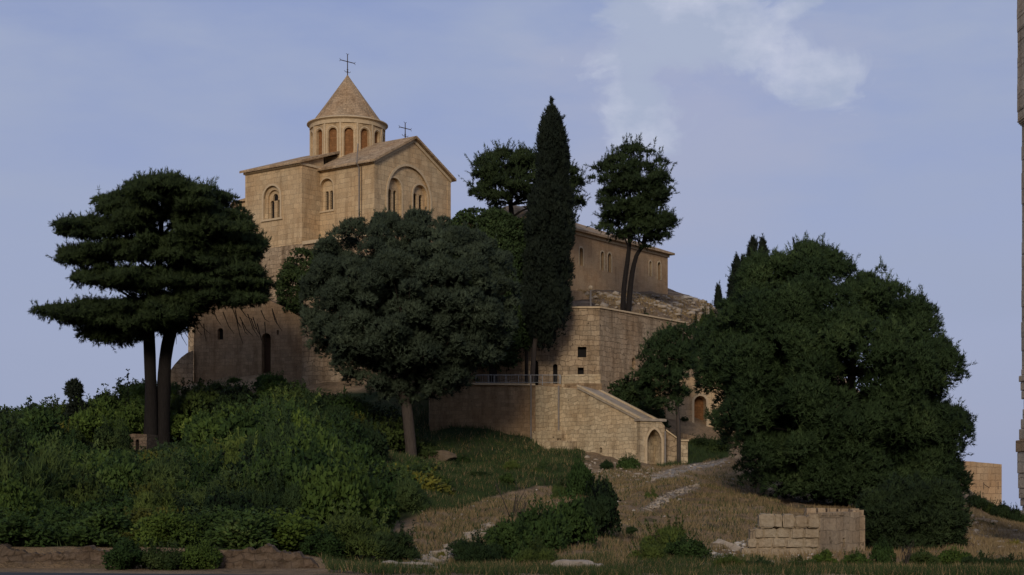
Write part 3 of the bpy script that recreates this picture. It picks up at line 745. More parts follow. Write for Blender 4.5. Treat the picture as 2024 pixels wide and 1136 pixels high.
mb = MB(); arch_band((gl+gr)/2, gz0, gr-gl, gt-gz0, .2, 'round', -.07, .1, G4, mb, seg=20); mb.build('arch_moulding', M['trim'], church)
mb = MB(); arch_band(sa, sz0, sr-sl, st-sz0, .1, 'round', -.04, .12, I4, mb); wo = mb.build('arched_window', M['trim'], church)
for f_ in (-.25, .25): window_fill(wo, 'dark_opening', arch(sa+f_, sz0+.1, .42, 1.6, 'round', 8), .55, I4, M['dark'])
mb = MB()
for q in range(8): mb.box(sa-.43, sa+.43, .44, .46, sz0+.25+q*.2, sz0+.275+q*.2)
for f_ in (-.25, .25): mb.box(sa+f_-.012, sa+f_+.012, .43, .45, sz0+.12, sz0+1.6)
mb.build('grille', M['iron'], wo)
mb = MB(); mb.box(sl-.12, sr+.12, -.09, .3, sz0-.14, sz0-.003); mb.build('sill', M['trim'], wo)
# transept window
bl, _ = side(519, 400, BY); brr, _ = side(557, 400, BY); _, bt = side(539, 362, BY); bz0 = side(538, 432, BY)[1]
ba = (bl+brr)/2; bw = brr-bl; bh = bt-bz0
c1 = MB(); c1.prism(arch(ba, bz0, bw*.86, bh*.93, 'round', 16), BY-.3, BY+.16)
c2 = MB(); c2.prism(arch(ba+.05, bz0+.06, bw*.62, bh*.8, 'round', 14), BY-.2, BY+.34)
cs_ = [c1, c2]
for f_ in (-.16, .2):
    c = MB(); c.prism(arch(ba+.05+f_*bw, bz0+.12, bw*.2, bh*.5, 'round', 8), BY-.1, BY+.8); cs_.append(c)
c = MB(); c.prism(arch(ba+.06, bz0+bh*.52, bw*.26, bw*.26, 'round', 10), BY-.1, BY+.8); cs_.append(c)
cut(bump_o, cs_)
mb = MB(); arch_band(ba, bz0, bw*.86, bh*.93, .17, 'round', BY-.09, BY+.1, I4, mb, seg=16)
wo = mb.build('arched_window', M['trim'], church)
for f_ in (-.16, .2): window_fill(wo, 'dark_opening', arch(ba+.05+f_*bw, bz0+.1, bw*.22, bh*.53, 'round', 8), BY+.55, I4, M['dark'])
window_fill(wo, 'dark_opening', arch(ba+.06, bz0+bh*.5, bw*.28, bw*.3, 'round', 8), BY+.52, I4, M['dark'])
mb = MB(); mb.box(bl-.12, brr+.12, BY-.12, BY+.3, bz0-.16, bz0-.003); mb.build('sill', M['trim'], wo)
mb = MB()
for q in range(7): mb.box(ba-bw*.28, ba+bw*.38, BY+.46, BY+.48, bz0+.25+q*.2, bz0+.275+q*.2)
mb.build('grille', M['iron'], wo)
# roofs: slabs with an overhang
th = .2
def slope(y0, z0, y1, z1, x0, x1, name):
    mb = MB(); mb.prism([(y0, z0), (y1, z1), (y1, z1+th), (y0, z0+th)], -x1, -x0, G4); return mb.build(name, M['roof'], church)
sN = (RG-EN)/(GW/2); sB = (RG-EB)/(GW/2-BY); ov = .38
slope(-ov, EN-ov*sN+.004, GW/2, RG+.004, -6.2, ov, 'roof_slope')
slope(GW/2+.002, RG+.004, GW+ov, EN-ov*sN+.004, -12.9, ov, 'roof_slope')
slope(BY-ov, EB-ov*sB+.006, GW/2-.002, RG+.008, BX0-.3, BX1+.3, 'transept_roof')
mb = MB()   # moulded courses under the eaves
mb.box(BX0-.1, BX1+.1, BY-.13, BY+.05, EB-.24, EB-.045); mb.box(BX1+.104, .1, -.13, .05, EN-.26, EN-.07); mb.box(BX1-.02, BX1+.1, BY+.054, -.02, EB-.24, EB-.045)
for q in range(64):
    x = BX0+.05+q*.2
    if x < BX1: mb.box(x, x+.1, BY-.24, BY-.134, EB-.2, EB-.09)
    elif x > BX1+.3 and x < .1: mb.box(x, x+.1, -.24, -.134, EN-.24, EN-.12)
mb.build('eave_cornice', M['trim'], church)
mb = MB()
for s_ in (0, 1):
    p = [(-.05, EN-.33), (GW/2, RG-.3), (GW/2, RG-.04), (-.05, EN-.07)]
    if s_: p = [(GW-a, z) for a, z in p]
    mb.prism(p, -.1, .04, G4)
mb.build('gable_cornice', M['trim'], church)
MB().box(-.28, .035, -.035, .4, 0, EN-.28).build('corner_pier', M['church'], church)
MB().box(-.3, .033, GW-.4, GW+.035, 0, EN-.28).build('corner_pier', M['church'], church)
# drainpipe near the corner
px_, _ = side(712, 400)
mb = MB(); mb.tube([(px_, -.14, .6), (px_, -.14, 7.0), (px_+.03, -.45, 7.35), (px_+.05, -.3, 8.9)], .055, 8); mb.build('drainpipe', M['pipe'], church)
mb = MB(); mb.tube([(px_+.22, -.08, .6), (px_+.22, -.08, 7.1)], .02, 6); mb.build('cable', M['iron'], church)
# apse at the far end
acx, acy = -15.6, GW/2-.6
mb = MB(); nA = 28
mb.plan([(acx+3.7*math.cos(t), acy+3.7*math.sin(t)) for t in [2*math.pi*i/nA for i in range(nA)]], 0, 6.0); mb.build('apse_wall', M['drum'], church, False)
mb = MB(); pts = [(acx+3.95*math.cos(t), acy+3.95*math.sin(t), 5.95) for t in [2*math.pi*i/nA for i in range(nA)]]
pts += [(acx+3.95*math.cos(t), acy+3.95*math.sin(t), 6.12) for t in [2*math.pi*i/nA for i in range(nA)]]+[(acx+1.5, acy, 7.7)]
mb.add(pts, [list(range(nA))]+[(i, (i+1) % nA, nA+(i+1) % nA, nA+i) for i in range(nA)]+[(nA+i, nA+(i+1) % nA, 2*nA) for i in range(nA)]); mb.build('apse_roof', M['roof'], church)
mb = MB(); mb.prism([(acy-2.6, 0), (acy+2.6, 0), (acy+2.6, 6.6), (acy-2.6, 6.6)], 12.6, 15.6, G4); mb.build('apse_link', M['church'], church)
# drum
DR = 3.18; dX = -7.45; dY = GW/2; NS = 14
dz0, dz1 = 7.9, 12.05
cworld = Vector((C0[0]+CV[0]*dX+CU[0]*dY, C0[1]+CV[1]*dX+CU[1]*dY))
th0 = math.atan2(-cworld.y, -cworld.x)+math.radians(2)
phi0 = th0+math.pi/2-math.atan2(CV[1], CV[0])
apo = DR*math.cos(math.pi/NS)
drum = link('drum', MB().plan([(DR*math.cos(phi0-math.pi/2+math.pi/NS+2*math.pi*i/NS), DR*math.sin(phi0-math.pi/2+math.pi/NS+2*math.pi*i/NS)) for i in range(NS)], dz0-1.2, dz1).mesh('drum'), church, M['drum'])
drum.location = (dX, dY, 0)
cs_ = []; FM = []
for k in range(NS):
    M4 = Matrix.Rotation(phi0+2*math.pi*k/NS, 4, 'Z') @ Matrix.Translation((0, -apo, 0)); FM.append(M4)
    c = MB(); c.prism(arch(0, dz0+.95, .74, 2.45, 'round', 10), -.2, .3, M4); cs_.append(c)
allc = MB()
for c in cs_: allc.add(c.v, c.f)
cut(drum, [allc])
TD = Matrix.Translation((dX, dY, 0))
for k in range(NS):
    M4 = TD @ FM[k]
    mb = MB(); mb.prism(arch(0, dz0+.9, .8, 2.55, 'round', 10), .26, .34, M4); w = mb.build('blind_window', M['infill'], church)
    mb = MB(); arch_band(0, dz0+.95, .9, 2.53, .1, 'round', -.05, .06, M4, mb, seg=10); mb.build('arch_moulding', M['trim'], w)
mb = MB()
for k in range(NS):
    M4 = TD @ Matrix.Rotation(phi0+2*math.pi*(k+.5)/NS, 4, 'Z') @ Matrix.Translation((0, -DR, 0)); mb.box(-.07, .07, -.035, .12, dz0-.4, dz1-.32, M4)
mb.build('pilaster_strips', M['trim'], church)
def ring(mb, prof, n=56, c=(dX, dY)):
    vs = []; fs = []; m_ = len(prof)
    for i in range(n):
        t = 2*math.pi*i/n
        vs += [(c[0]+r_*math.cos(t), c[1]+r_*math.sin(t), z_) for r_, z_ in prof]
    for i in range(n):
        for j in range(m_-1):
            a = i*m_+j; b_ = ((i+1) % n)*m_+j; fs.append((a, b_, b_+1, a+1))
    mb.add(vs, fs); return mb
mb = MB(); ring(mb, [(3.0, dz1-.36), (3.23, dz1-.36), (3.24, dz1-.06), (3.34, dz1+.02), (3.46, dz1+.06), (3.46, dz1+.14), (2.7, dz1+.42), (2.0, dz1+.3)]); mb.build('drum_cornice', M['trim'], church)
mb = MB(); nn = 28; rc_ = 2.98; ap = 16.5
vs = []
for (r_, z_) in ((rc_, dz1+.3), (rc_*.66, dz1+.3+(ap-dz1-.3)*.335), (rc_*.33, dz1+.3+(ap-dz1-.3)*.668)):
    vs += [(dX+r_*math.cos(2*math.pi*i/nn+phi0), dY+r_*math.sin(2*math.pi*i/nn+phi0), z_) for i in range(nn)]
vs.append((dX, dY, ap))
fs = [(j*nn+i, j*nn+(i+1) % nn, (j+1)*nn+(i+1) % nn, (j+1)*nn+i) for j in (0, 1) for i in range(nn)]+[(2*nn+i, 2*nn+(i+1) % nn, 3*nn) for i in range(nn)]
mb.add(vs, fs)
for k in range(7):
    t = phi0+2*math.pi*(k+.15)/7; a = Vector((dX+rc_*math.cos(t), dY+rc_*math.sin(t), dz1+.3)); mb.tube([a, (dX, dY, ap)], [.035, .02], 4)
mb.build('cone_roof', M['roof'], church)
def cross(base, hgt, arm, lean=0, name='roof_cross'):
    b_ = Vector(base); mb = MB(); cr = Matrix.Rotation(phi0+math.radians(8), 4, 'Z')
    ax = cr @ Vector((1, 0, -.18)); up = Vector((0, 0, 1))
    mb.tube([b_, b_+up*hgt], [.045, .035], 6)
    cz = b_+up*hgt*.66; mb.tube([cz-ax*arm, cz+ax*arm], .035, 6)
    for e in (cz-ax*arm, cz+ax*arm, b_+up*hgt):
        for s_ in (-1, 1):
            dd = (ax if (e-b_).x == 0 and abs((e-b_-up*hgt).length) < .01 else up)*.12*s_; mb.tube([e-(e-cz).normalized()*.02, e+dd+(e-cz).normalized()*.06], .02, 5)
    for s_ in (-1, 1):
        q = b_+up*hgt*.16; mb.tube([q, q+ax*.2*s_+up*.02, q+ax*.26*s_+up*.12], .022, 5)
    for z_ in (.2, .3): mb.tube([b_+up*hgt*z_*.9, b_+up*(hgt*z_*.9+.05)], .075, 6)
    return mb.build(name, M['iron'], church)
cross((dX, dY, ap-.1), 1.85, .62)
cross((-.9, GW/2, RG+.1), 1.35, .48)

# plinth the church stands on
PL = thing('retaining_wall', 'pale stone plinth wall carrying the church, seen between the layered pine and the round tree', 'wall', (C0[0], C0[1], 8), math.atan2(CV[1], CV[0]))
MB().plan([(-19.5, -2.45), (1.6, -2.45), (1.6, 10.8), (-19.5, 10.8)], -2, 14.98).build('wall', M['rubble'], PL)
MB().box(-5.5, 1.9, -2.62, -1.6, 14.85, 15.12).build('coping', M['trim'], PL)

# ------------------------------------------------------------------ helper for walls traced in their own plane
def frame_of(pa, Da, pb, Db, z0):
    a = Vector((X(pa, Da), Da)); b_ = Vector((X(pb, Db), Db)); d = (b_-a).normalized()
    return a, d, math.atan2(d.y, d.x), (b_-a).length
class Facade:
    def __init__(s, name, label, cat, pa, Da, pb, Db, z0=0.0, group=None):
        s.a, s.d, s.rz, s.len = frame_of(pa, Da, pb, Db, z0); s.z0 = z0
        s.root = thing(name, label, cat, (s.a.x, s.a.y, z0), s.rz, group)
    def at(s, px, py):
        t, z = hit((s.a.x, s.a.y), (s.d.x, s.d.y), px, py); return t, z-s.z0
    def wall(s, poly, depth, mat, name='wall', y0=0.0):
        pts = [s.at(*p) for p in poly]
        return MB().prism(pts, y0, y0+depth).build(name, mat, s.root)
    def opening(s, o, items, depth=.35, fill=None, band=None, name='window', fname='dark_opening'):
        cs = []; res = []
        for x0, x1, y0, y1, kind in items:
            l, _ = s.at(x0, (y0+y1)/2); r, _ = s.at(x1, (y0+y1)/2); _, t = s.at((x0+x1)/2, y0); _, bt_ = s.at((x0+x1)/2, y1)
            a, w, h = (l+r)/2, r-l, t-bt_
            c = MB(); c.prism(arch(a, bt_, w, h, kind, 10), -.3, depth); cs.append(c); res.append((a, bt_, w, h, kind))
        cut(o, cs)
        for a, z, w, h, kind in res:
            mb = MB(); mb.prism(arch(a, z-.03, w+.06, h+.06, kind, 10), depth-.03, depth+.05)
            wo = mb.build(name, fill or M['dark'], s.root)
            if band:
                mb = MB()
                if kind == 'rect': mb.box(a-w/2-.1, a+w/2+.1, -.05, .1, z+h+.002, z+h+.16)
                else: arch_band(a, z, w, h, band, kind, -.035, .08, I4, mb, seg=10)
                mb.build('frame', M['trim'], wo)
        return res

# wall C: shaded house under the layered pine
fc = Facade('stone_house', 'shaded windowed stone house behind the layered pine trunks, below the church plinth', 'building', 383, 119, 600, 116.5, 8)
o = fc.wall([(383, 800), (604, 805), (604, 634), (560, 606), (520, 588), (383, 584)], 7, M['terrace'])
fc.opening(o, [(430, 441, 648, 671, 'round')], .4, name='window')
fc.opening(o, [(517, 535, 658, 745, 'round')], .5, M['wood'], name='door')
fc.opening(o, [(547, 551, 652, 661, 'rect')], .3)
fl = Facade('garden_wall', 'low curved-top wall joining the left corner of the shaded house', 'wall', 325, 118, 383, 118.6, 8)
fl.wall([(322, 800), (382.5, 800), (382.5, 692), (370, 697), (358, 706), (347, 718), (337, 732), (322, 752)], .8, M['rubble'])
# buttress D
fd = Facade('buttress_wall', 'sunlit pale ashlar buttress left of the round tree trunk', 'wall', 595, 113.5, 760, 112, 6)
fd.wall([(594, 860), (800, 880), (800, 560), (600, 590), (597, 680)], 3.2, M['rubble'])

# long house F
fh = Facade('long_house', 'long low stone house with hipped roof and arched windows behind the cypress', 'building', 1045, 122.9, 1320, 140, 15)
poly = [(1000, 640), (1320, 600), (1320, 501), (1000, 427)]
ez = Z(501, 140)-15
wl = MB(); wl.box(0, fh.len, 0, 7.4, 0, ez); o = wl.build('wall', M['house'], fh.root)
it = [(1145, 1152, 489, 525, 'round'), (1187, 1193.5, 497, 534, 'round'), (1201, 1208, 500, 538, 'round'), (1283, 1287.5, 516, 546, 'round'), (1299.5, 1305.5, 518, 553, 'round')]
fh.opening(o, it, .35, band=.12)
mb = MB(); L = fh.len; e = .45; rt = fh.at(1150, 450)[0]-1.5; hz = ez+1.95
vs = [(-e, -e, ez-.12), (L+e, -e, ez-.12), (L+e, 7.4+e, ez-.12), (-e, 7.4+e, ez-.12), (-e, -e, ez+.05), (L+e, -e, ez+.05), (L+e, 7.4+e, ez+.05), (-e, 7.4+e, ez+.05), (3, 3.7, hz), (rt, 3.7, hz)]
mb.add(vs, [(0, 3, 2, 1), (0, 1, 5, 4), (1, 2, 6, 5), (2, 3, 7, 6), (3, 0, 4, 7), (4, 5, 9, 8), (5, 6, 9), (6, 7, 8, 9), (7, 4, 8)]); mb.build('hipped_roof', M['roof'], fh.root)
mb = MB(); mb.box(-.1, L+.1, -.12, .05, ez-.34, ez-.125); mb.build('eave_cornice', M['trim'], fh.root)
mb = MB(); mb.box(rt-1.2, rt+.5, 3.2, 4.2, hz-.35, hz+.12); mb.build('ridge_cap', M['roof'], fh.root)
# low wall and lamp post before it
fw = Facade('low_wall', 'low buff wall between the tallest cypress and the grey post, below the long house', 'wall', 1100, 119, 1165, 121, 13)
fw.wall([(1100, 640), (1165, 640), (1165, 590), (1150, 575), (1100, 570)], .5, M['house'])
ps = thing('post', 'slim grey post with a pale round head above the bastion wall', 'post', (X(1167.5, 117), 117, Z(612, 117)))
MB().tube([(0, 0, -.8), (0, 0, 1.45)], .07, 8).build('pole', M['pipe'], ps)
mb = MB(); ring(mb, [(.001, 1.75), (.12, 1.72), (.17, 1.6), (.12, 1.45), (.001, 1.42)], 12, (0, 0)); mb.build('head', M['trim'], ps, True)

# bastion G
TZ = 9.5
bast = thing('bastion_wall', 'high angular bastion wall of rough blocks above the railed terrace', 'wall', (X(1185, 110), 110, TZ))
bx, by = X(1185, 110), 110
dR = Vector((5.75, 7.8)).normalized()
ztop = Z(608, 110)-TZ
plan = [(X(890, 110)-bx, 0), (0, 0), (dR.x*16, dR.y*16), (dR.x*16-6, dR.y*16+3), (X(890, 110)-bx, 15)]
o = MB().plan(plan, -7, [ztop-.15, ztop, ztop-.1, ztop-.1, ztop-.15]).build('wall', M['rubble'], bast)
def bfront(px, py): return (X(px, 110)-bx, Z(py, 110)-TZ)
cs_ = []; spec = []
for x0, x1, y0, y1, kind, nm in ((1142, 1159, 685, 706, 'rect', 'window'), (1142, 1154, 726, 740, 'rect', 'window'), (1093, 1102, 719, 758, 'round', 'window'), (1051, 1064, 711, 772, 'round', 'door')):
    l, t = bfront(x0, y0); r, b_ = bfront(x1, y1); c = MB(); c.prism(arch((l+r)/2, b_, r-l, t-b_, kind, 10), -.3, .45); cs_.append(c); spec.append(((l+r)/2, b_, r-l, t-b_, kind, nm, I4))
RM = Matrix.Rotation(math.atan2(dR.y, dR.x), 4, 'Z')
for px0, px1, y0, y1, kind in ((1249, 1256, 707, 731, 'round'), (1276, 1280, 690, 700, 'rect')):
    l, _ = hit((bx, by), dR, px0, y0); r, t = hit((bx, by), dR, px1, y0); _, b_ = hit((bx, by), dR, px1, y1); t -= TZ; b_ -= TZ
    c = MB(); c.prism(arch((l+r)/2, b_, r-l, t-b_, kind, 10), -.3, .45, RM); cs_.append(c); spec.append(((l+r)/2, b_, r-l, t-b_, kind, 'window', RM))
cut(o, cs_)
for a, b_, w, h, kind, nm, M4 in spec:
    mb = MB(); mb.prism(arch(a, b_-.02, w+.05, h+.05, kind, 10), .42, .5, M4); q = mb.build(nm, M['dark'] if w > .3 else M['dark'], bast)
mb = MB(); mb.box(-.02, 11.5, -.1, .45, ztop-.02, ztop+.09, RM); mb.build('coping', M['trim'], bast)
mb = MB(); mb.box(X(1118, 110)-bx, -.01, -.1, .5, ztop-.03, ztop+.08); mb.build('coping', M['trim'], bast)

# terrace H with stair passage
ft = Facade('terrace_wall', 'long plain terrace wall below the railing, running into the shade of the round tree', 'wall', 850, 104, 1058, 105, 0)
zt = TZ
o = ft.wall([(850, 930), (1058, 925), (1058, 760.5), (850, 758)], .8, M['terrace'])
a0 = ft.at(850, 758)[0]; a1 = ft.at(1058, 758)[0]
mb = MB(); mb.box(a0, a1-.02, -.12, .9, zt-.03, zt+.08); mb.build('coping', M['trim'], ft.root)
flr = MB(); flr.plan([(X(850, 104.6), 104.6), (X(1058, 105.4), 105.4), (X(1150, 103.5), 103.5), (X(1190, 104), 104), (X(1186, 110.2), 110.2), (X(850, 110.2), 110.2)], TZ-1.2, TZ+.02)
te = flr.build('terrace_floor', M['terrace']); te['kind'] = 'structure'
def pipe(pxx, y0, y1, f_, nm='drainpipe'):
    a, zt_ = f_.at(pxx, y0); _, zb = f_.at(pxx, y1); MB().tube([(a, -.1, zb), (a, -.1, zt_)], .055, 8).build(nm, M['pipe'], f_.root)
pipe(1049, 757, 868, ft)
fs_ = Facade('stair_passage', 'covered stair passage sloping down to a pointed stone doorway', 'building', 1058, 105, 1265, 100, 0)
o = fs_.wall([(1058.3, 925), (1140, 935), (1265, 950), (1265, 831), (1150, 769), (1058.3, 761)], 1.0, M['stair'])
fs_.opening(o, [(1135, 1140, 878, 892, 'rect'), (1185, 1190, 884, 895, 'round')], .4)
pipe(1106, 762, 852, fs_)
# ledges at the foot
def ledge(x0, x1, yt, yb, dep, nm='ledge'):
    l, t = fs_.at(x0, yt); r, b_ = fs_.at(x1, yb); MB().box(l, r, -dep, -.003, b_, t).build(nm, M['stair'], fs_.root, bevel=.05)
ledge(1060, 1118, 853, 930, .45); ledge(1090, 1141, 873, 945, .85); ledge(1190, 1262, 905, 950, .35)
# roof slab of the passage and its right side, porch
A_ = Vector(fs_.at(1150, 769)); B_ = Vector(fs_.at(1265, 831)); wv = 1.75
mb = MB(); mb.prism([(A_.x-.3, A_.y+.06), (B_.x+.1, B_.y-.06), (B_.x+.1, B_.y+.1), (A_.x-.3, A_.y+.22)], -.1, wv+.1); mb.build('rubble_roof', M['pebble'] if False else M['rock'], fs_.root)
mb = MB(); mb.prism([(A_.x-.3, A_.y+.2), (B_.x+.12, B_.y+.08), (B_.x+.12, B_.y+.18), (A_.x-.3, A_.y+.30)], -.14, .12)
mb.prism([(A_.x-.3, A_.y+.2), (B_.x+.12, B_.y+.08), (B_.x+.12, B_.y+.18), (A_.x-.3, A_.y+.30)], wv-.1, wv+.16); mb.build('roof_kerb', M['trim'], fs_.root)
mb = MB(); mb.box(B_.x-.55, B_.x+.02, 1.02, wv+.05, -.3, B_.y-.08); mb.prism([(A_.x, 0), (B_.x-.6, 0), (B_.x-.6, B_.y-.1), (A_.x, A_.y)], wv-.35, wv); mb.build('side_wall', M['stair'], fs_.root)
# porch front: faces right-front
pr = Vector((X(1265, 100), 100)); pl2 = Vector((X(1313, 100.6), 100.6))
fp = Facade('porch', 'pointed arch doorway of rough blocks at the lower end of the stair passage', 'doorway', 1265.6, 99.75, 1314, 100.5, 0)
o = fp.wall([(1265.6, 955), (1314, 950), (1314, 842), (1308, 834), (1265.6, 832)], 1.6, M['stair'])
fp.opening(o, [(1279, 1307, 848, 928, 'pointed')], 1.1, M['wood'], band=.16, name='door')
mb = MB(); l, t = fp.at(1263, 831); r, _ = fp.at(1316, 831); mb.box(l, r, -.1, 1.75, t-.02, t+.14); mb.build('roof_slab', M['rock'], fp.root)
pipe(1313, 852, 925, fp)
mb = MB(); l, t = fp.at(1277, 927); r, _ = fp.at(1312, 927); mb.box(l, r, -.5, .05, t-.4, t); mb.build('step', M['trim'], fp.root)
# annex and rubble wall right of the porch
fa = Facade('side_wall', 'low brown wall with slanting coping just right of the pointed doorway', 'wall', 1317, 101.5, 1360, 101.5, 0)
fa.wall([(1317, 935), (1345, 930), (1345, 874), (1318, 853), (1317, 853)], .5, M['rubble'])
fa.wall([(1345.3, 930), (1359, 930), (1359, 873), (1345.3, 873)], 1.2, M['stair'], 'pillar', -.15)
mb = MB(); p0, p1 = fa.at(1316, 851), fa.at(1346, 873); mb.prism([p0, p1, (p1[0], p1[1]+.1), (p0[0], p0[1]+.1)], -.1, .6); p2, p3 = fa.at(1345, 872), fa.at(1361, 872); mb.box(p2[0], p3[0], -.22, 1.1, p2[1]+.002, p2[1]+.1); mb.build('coping', M['trim'], fa.root)
fb = Facade('rubble_wall', 'crumbling earth-brown rubble wall behind the low wall beside the doorway', 'wall', 1308, 105.5, 1400, 106.5, 0)
fb.wall([(1310, 920), (1400, 910), (1396, 882), (1388, 871), (1372, 862), (1350, 856), (1330, 848), (1310, 842)], 1.2, M['rubble'])
# railing and parapet on the terrace
rl = thing('railing', 'thin grey metal railing along the terrace edge', 'railing', (X(940, 104.9), 104.9, TZ+.08))
x0 = X(940, 104.9)
def rx(p): return X(p, 104.9)-x0
zr = Z(741, 104.9)-TZ-.08
MB().tube([(rx(940), 0, zr), (rx(1108), 0, zr)], .024, 6).build('top_rail', M['railing'], rl)
MB().tube([(rx(940), 0, .08), (rx(1108), 0, .08)], .018, 6).build('bottom_rail', M['railing'], rl)
for p in (941, 965, 977, 1000, 1025, 1048.5, 1072, 1107): MB().tube([(rx(p), 0, -.1), (rx(p), 0, zr)], .026 if p not in (1048.5, 1107) else .04, 6).build('post', M['railing'], rl)
mb = MB()
for p in np.arange(945, 1107, 4.4): mb.tube([(rx(p), 0, .08), (rx(p), 0, zr)], .007, 4)
mb.build('pickets', M['railing'], rl)
fpp = Facade('parapet', 'short stone parapet closing the right end of the terrace railing', 'wall', 1110, 104.2, 1187, 104.4, TZ)
fpp.wall([(1110, 765), (1187, 765), (1187, 739), (1150, 739.5), (1110, 741)], .45, M['stair'])

# arched building behind small pine
fi = Facade('arched_house', 'small house with a tall arched doorway behind the small airy pine', 'building', 1316, 109.4, 1470, 110.4, 3)
o = fi.wall([(1316, 890), (1470, 900), (1470, 748), (1395, 742), (1316, 752)], 3, M['church'])
fi.opening(o, [(1372, 1396, 782, 848, 'round')], .7, M['infill'], band=.16, name='doorway')
# small ruin J
fj = Facade('hut_ruin', 'tiny half buried ruin with a dark slit left of the layered pine trunks', 'ruin', 212, 88.5, 290, 88, 2)
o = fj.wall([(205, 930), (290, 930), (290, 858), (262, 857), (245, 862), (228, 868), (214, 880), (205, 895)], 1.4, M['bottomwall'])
fj.opening(o, [(268, 275, 868, 896, 'round')], .4)

# far tower
ftw = Facade('tower', 'square far stone tower with faint cut strokes beyond the right slope', 'tower', 1862, 149, 1980, 152.5, -4)
o = ftw.wall([(1862, 1060), (1980, 1060), (1980, 917.5), (1955, 915), (1930, 913), (1925, 912), (1862, 909)], 7, M['tower'])
def stroke(x0, y0, x1, y1, w):
    mb = MB()
    a = Vector(ftw.at(x0, y0)); b_ = Vector(ftw.at(x1, y1)); n = Vector((-(b_-a).y, (b_-a).x)).normalized()*w/2
    mb.prism([tuple(a-n), tuple(b_-n), tuple(b_+n), tuple(a+n)], -.012, .01); mb.build('cut_stroke', M['iron'], ftw.root)
stroke(1944, 953, 1944.2, 967, .06); stroke(1945, 957, 1956, 964.5, .06); stroke(1957, 953.5, 1956.6, 962, .035)
stroke(1972.6, 952, 1972.8, 967, .06); stroke(1929, 955, 1929.2, 965, .04)

# pier at the right edge
D_ = 60.0
pr_ = thing('stone_pier', 'tall pale weathered stone pier cut off by the right edge of the picture', 'pillar', (X(2024, D_)+1.2, D_, H(X(2024, D_)+1.2, D_)-.3))
ox, oz = pr_.location.x, pr_.location.z
def blk(mb, xl, y0, y1, dep=1.3, wd=3.0, seed=0):
    l = X(xl, D_+dep/2)-ox; mb.box(l, l+wd+(X(2024, D_)-X(xl, D_))*0, -dep/2, dep/2, Z(y1, D_)-oz, Z(y0, D_)-oz)
rng = np.random.default_rng(7)
shaft = MB(); y = 244.0
while y < 738: h_ = rng.uniform(24, 46); blk(shaft, 2018.6+rng.uniform(-.8, .9), y, min(y+h_-.08, 739), 1.25+rng.uniform(-.03, .03)); y += h_
shaft.build('shaft', M['pier'], pr_, bevel=.03)
up_ = MB(); y = -60.0
for h_ in (30, 34, 22, 26, 21, 28, 23, 30, 32, 26, 16):
    blk(up_, 2010+rng.uniform(-.9, .9), y, y+h_-.08, 1.7+rng.uniform(-.03, .03)); y += h_
up_.build('upper_block', M['pier'], pr_, bevel=.03)
mb = MB(); blk(mb, 2010.4, 228.4, 232, 1.7); blk(mb, 2013, 232.2, 236, 1.6); blk(mb, 2016, 236.2, 239.5, 1.45); blk(mb, 2019, 239.7, 243.8, 1.3); mb.build('moulding', M['pier'], pr_, bevel=.02)
mb = MB(); blk(mb, 2013, 739.5, 752, 1.5); blk(mb, 2016.5, 752.3, 770, 1.35); blk(mb, 2018, 770.3, 787, 1.3); blk(mb, 2022.8, 787.3, 806, 1.2); blk(mb, 2020.5, 806.3, 826, 1.2); blk(mb, 2017, 826.3, 846, 1.3); blk(mb, 2013.5, 846.3, 868, 1.4); mb.build('shaft_foot', M['pier'], pr_, bevel=.04)
mb = MB(); blk(mb, 2007, 868.5, 892, 1.7); mb.build('plinth_block', M['tower'], pr_, bevel=.03)
mb = MB()
for i, (xl, y0, y1) in enumerate(((2010, 892.5, 935), (2011.5, 935.5, 965), (2013, 965.5, 985), (2016, 985.5, 1000), (2020, 1000.5, 1015), (2024.5, 1015.5, 1110))): blk(mb, xl, y0-.45, y1-.02, 1.6-.03*i)
mb.build('base', M['pier'], pr_, bevel=.04)

# ------------------------------------------------------------------ foreground block ruin
def roughen(me, amp, scale=2.5, seed=0):
    for v in me.vertices:
        n = mnoise.noise_vector(v.co*scale+Vector((seed, 0, 0))); n2_ = mnoise.noise_vector(v.co*scale*4); v.co += (n*.7+n2_*.4)*amp
def rough_block(mb, x0, x1, y0, y1, z0, z1, rng, amp=.045, n=5):
    bm = bmesh.new(); bmesh.ops.create_cube(bm, size=1)
    bmesh.ops.bevel(bm, geom=bm.edges[:], offset=.09, segments=2, affect='EDGES')
    bmesh.ops.subdivide_edges(bm, edges=bm.edges[:], cuts=2, use_grid_fill=True)
    sx, sy, sz = x1-x0, y1-y0, z1-z0; ce = Vector(((x0+x1)/2, (y0+y1)/2, (z0+z1)/2)); sd = rng.uniform(0, 100)
    for v in bm.verts:
        co = Vector((v.co.x*sx, v.co.y*sy, v.co.z*sz)); nv = mnoise.noise_vector(co*3+Vector((sd, 0, 0)))*.8+mnoise.noise_vector(co*9+Vector((sd, 0, 0)))*.5
        v.co = co+nv*amp+ce
    bm.verts.index_update(); b0_ = len(mb.v); mb.v += [tuple(v.co) for v in bm.verts]; mb.f += [[b0_+v.index for v in f_.verts] for f_ in bm.faces]; bm.free()
rng = np.random.default_rng(9); DRu = 52.0
ru = thing('block_ruin', 'roofless ruin of big weathered stone blocks in the right foreground', 'ruin', (X(1620, DRu), DRu, 0))
rox = X(1620, DRu)
def rX(px): return X(px, DRu)-rox
mb = MB()
rows = [((1016, 1043.5), [1500, 1531, 1547.5, 1571, 1596, 1621]), ((1043.5, 1064), [1492, 1509, 1536, 1563, 1590, 1621]), ((1064, 1083), [1480, 1497, 1527, 1552.5, 1590, 1620.5]), ((1083, 1108), [1466, 1497, 1523, 1541, 1580, 1620.5])]
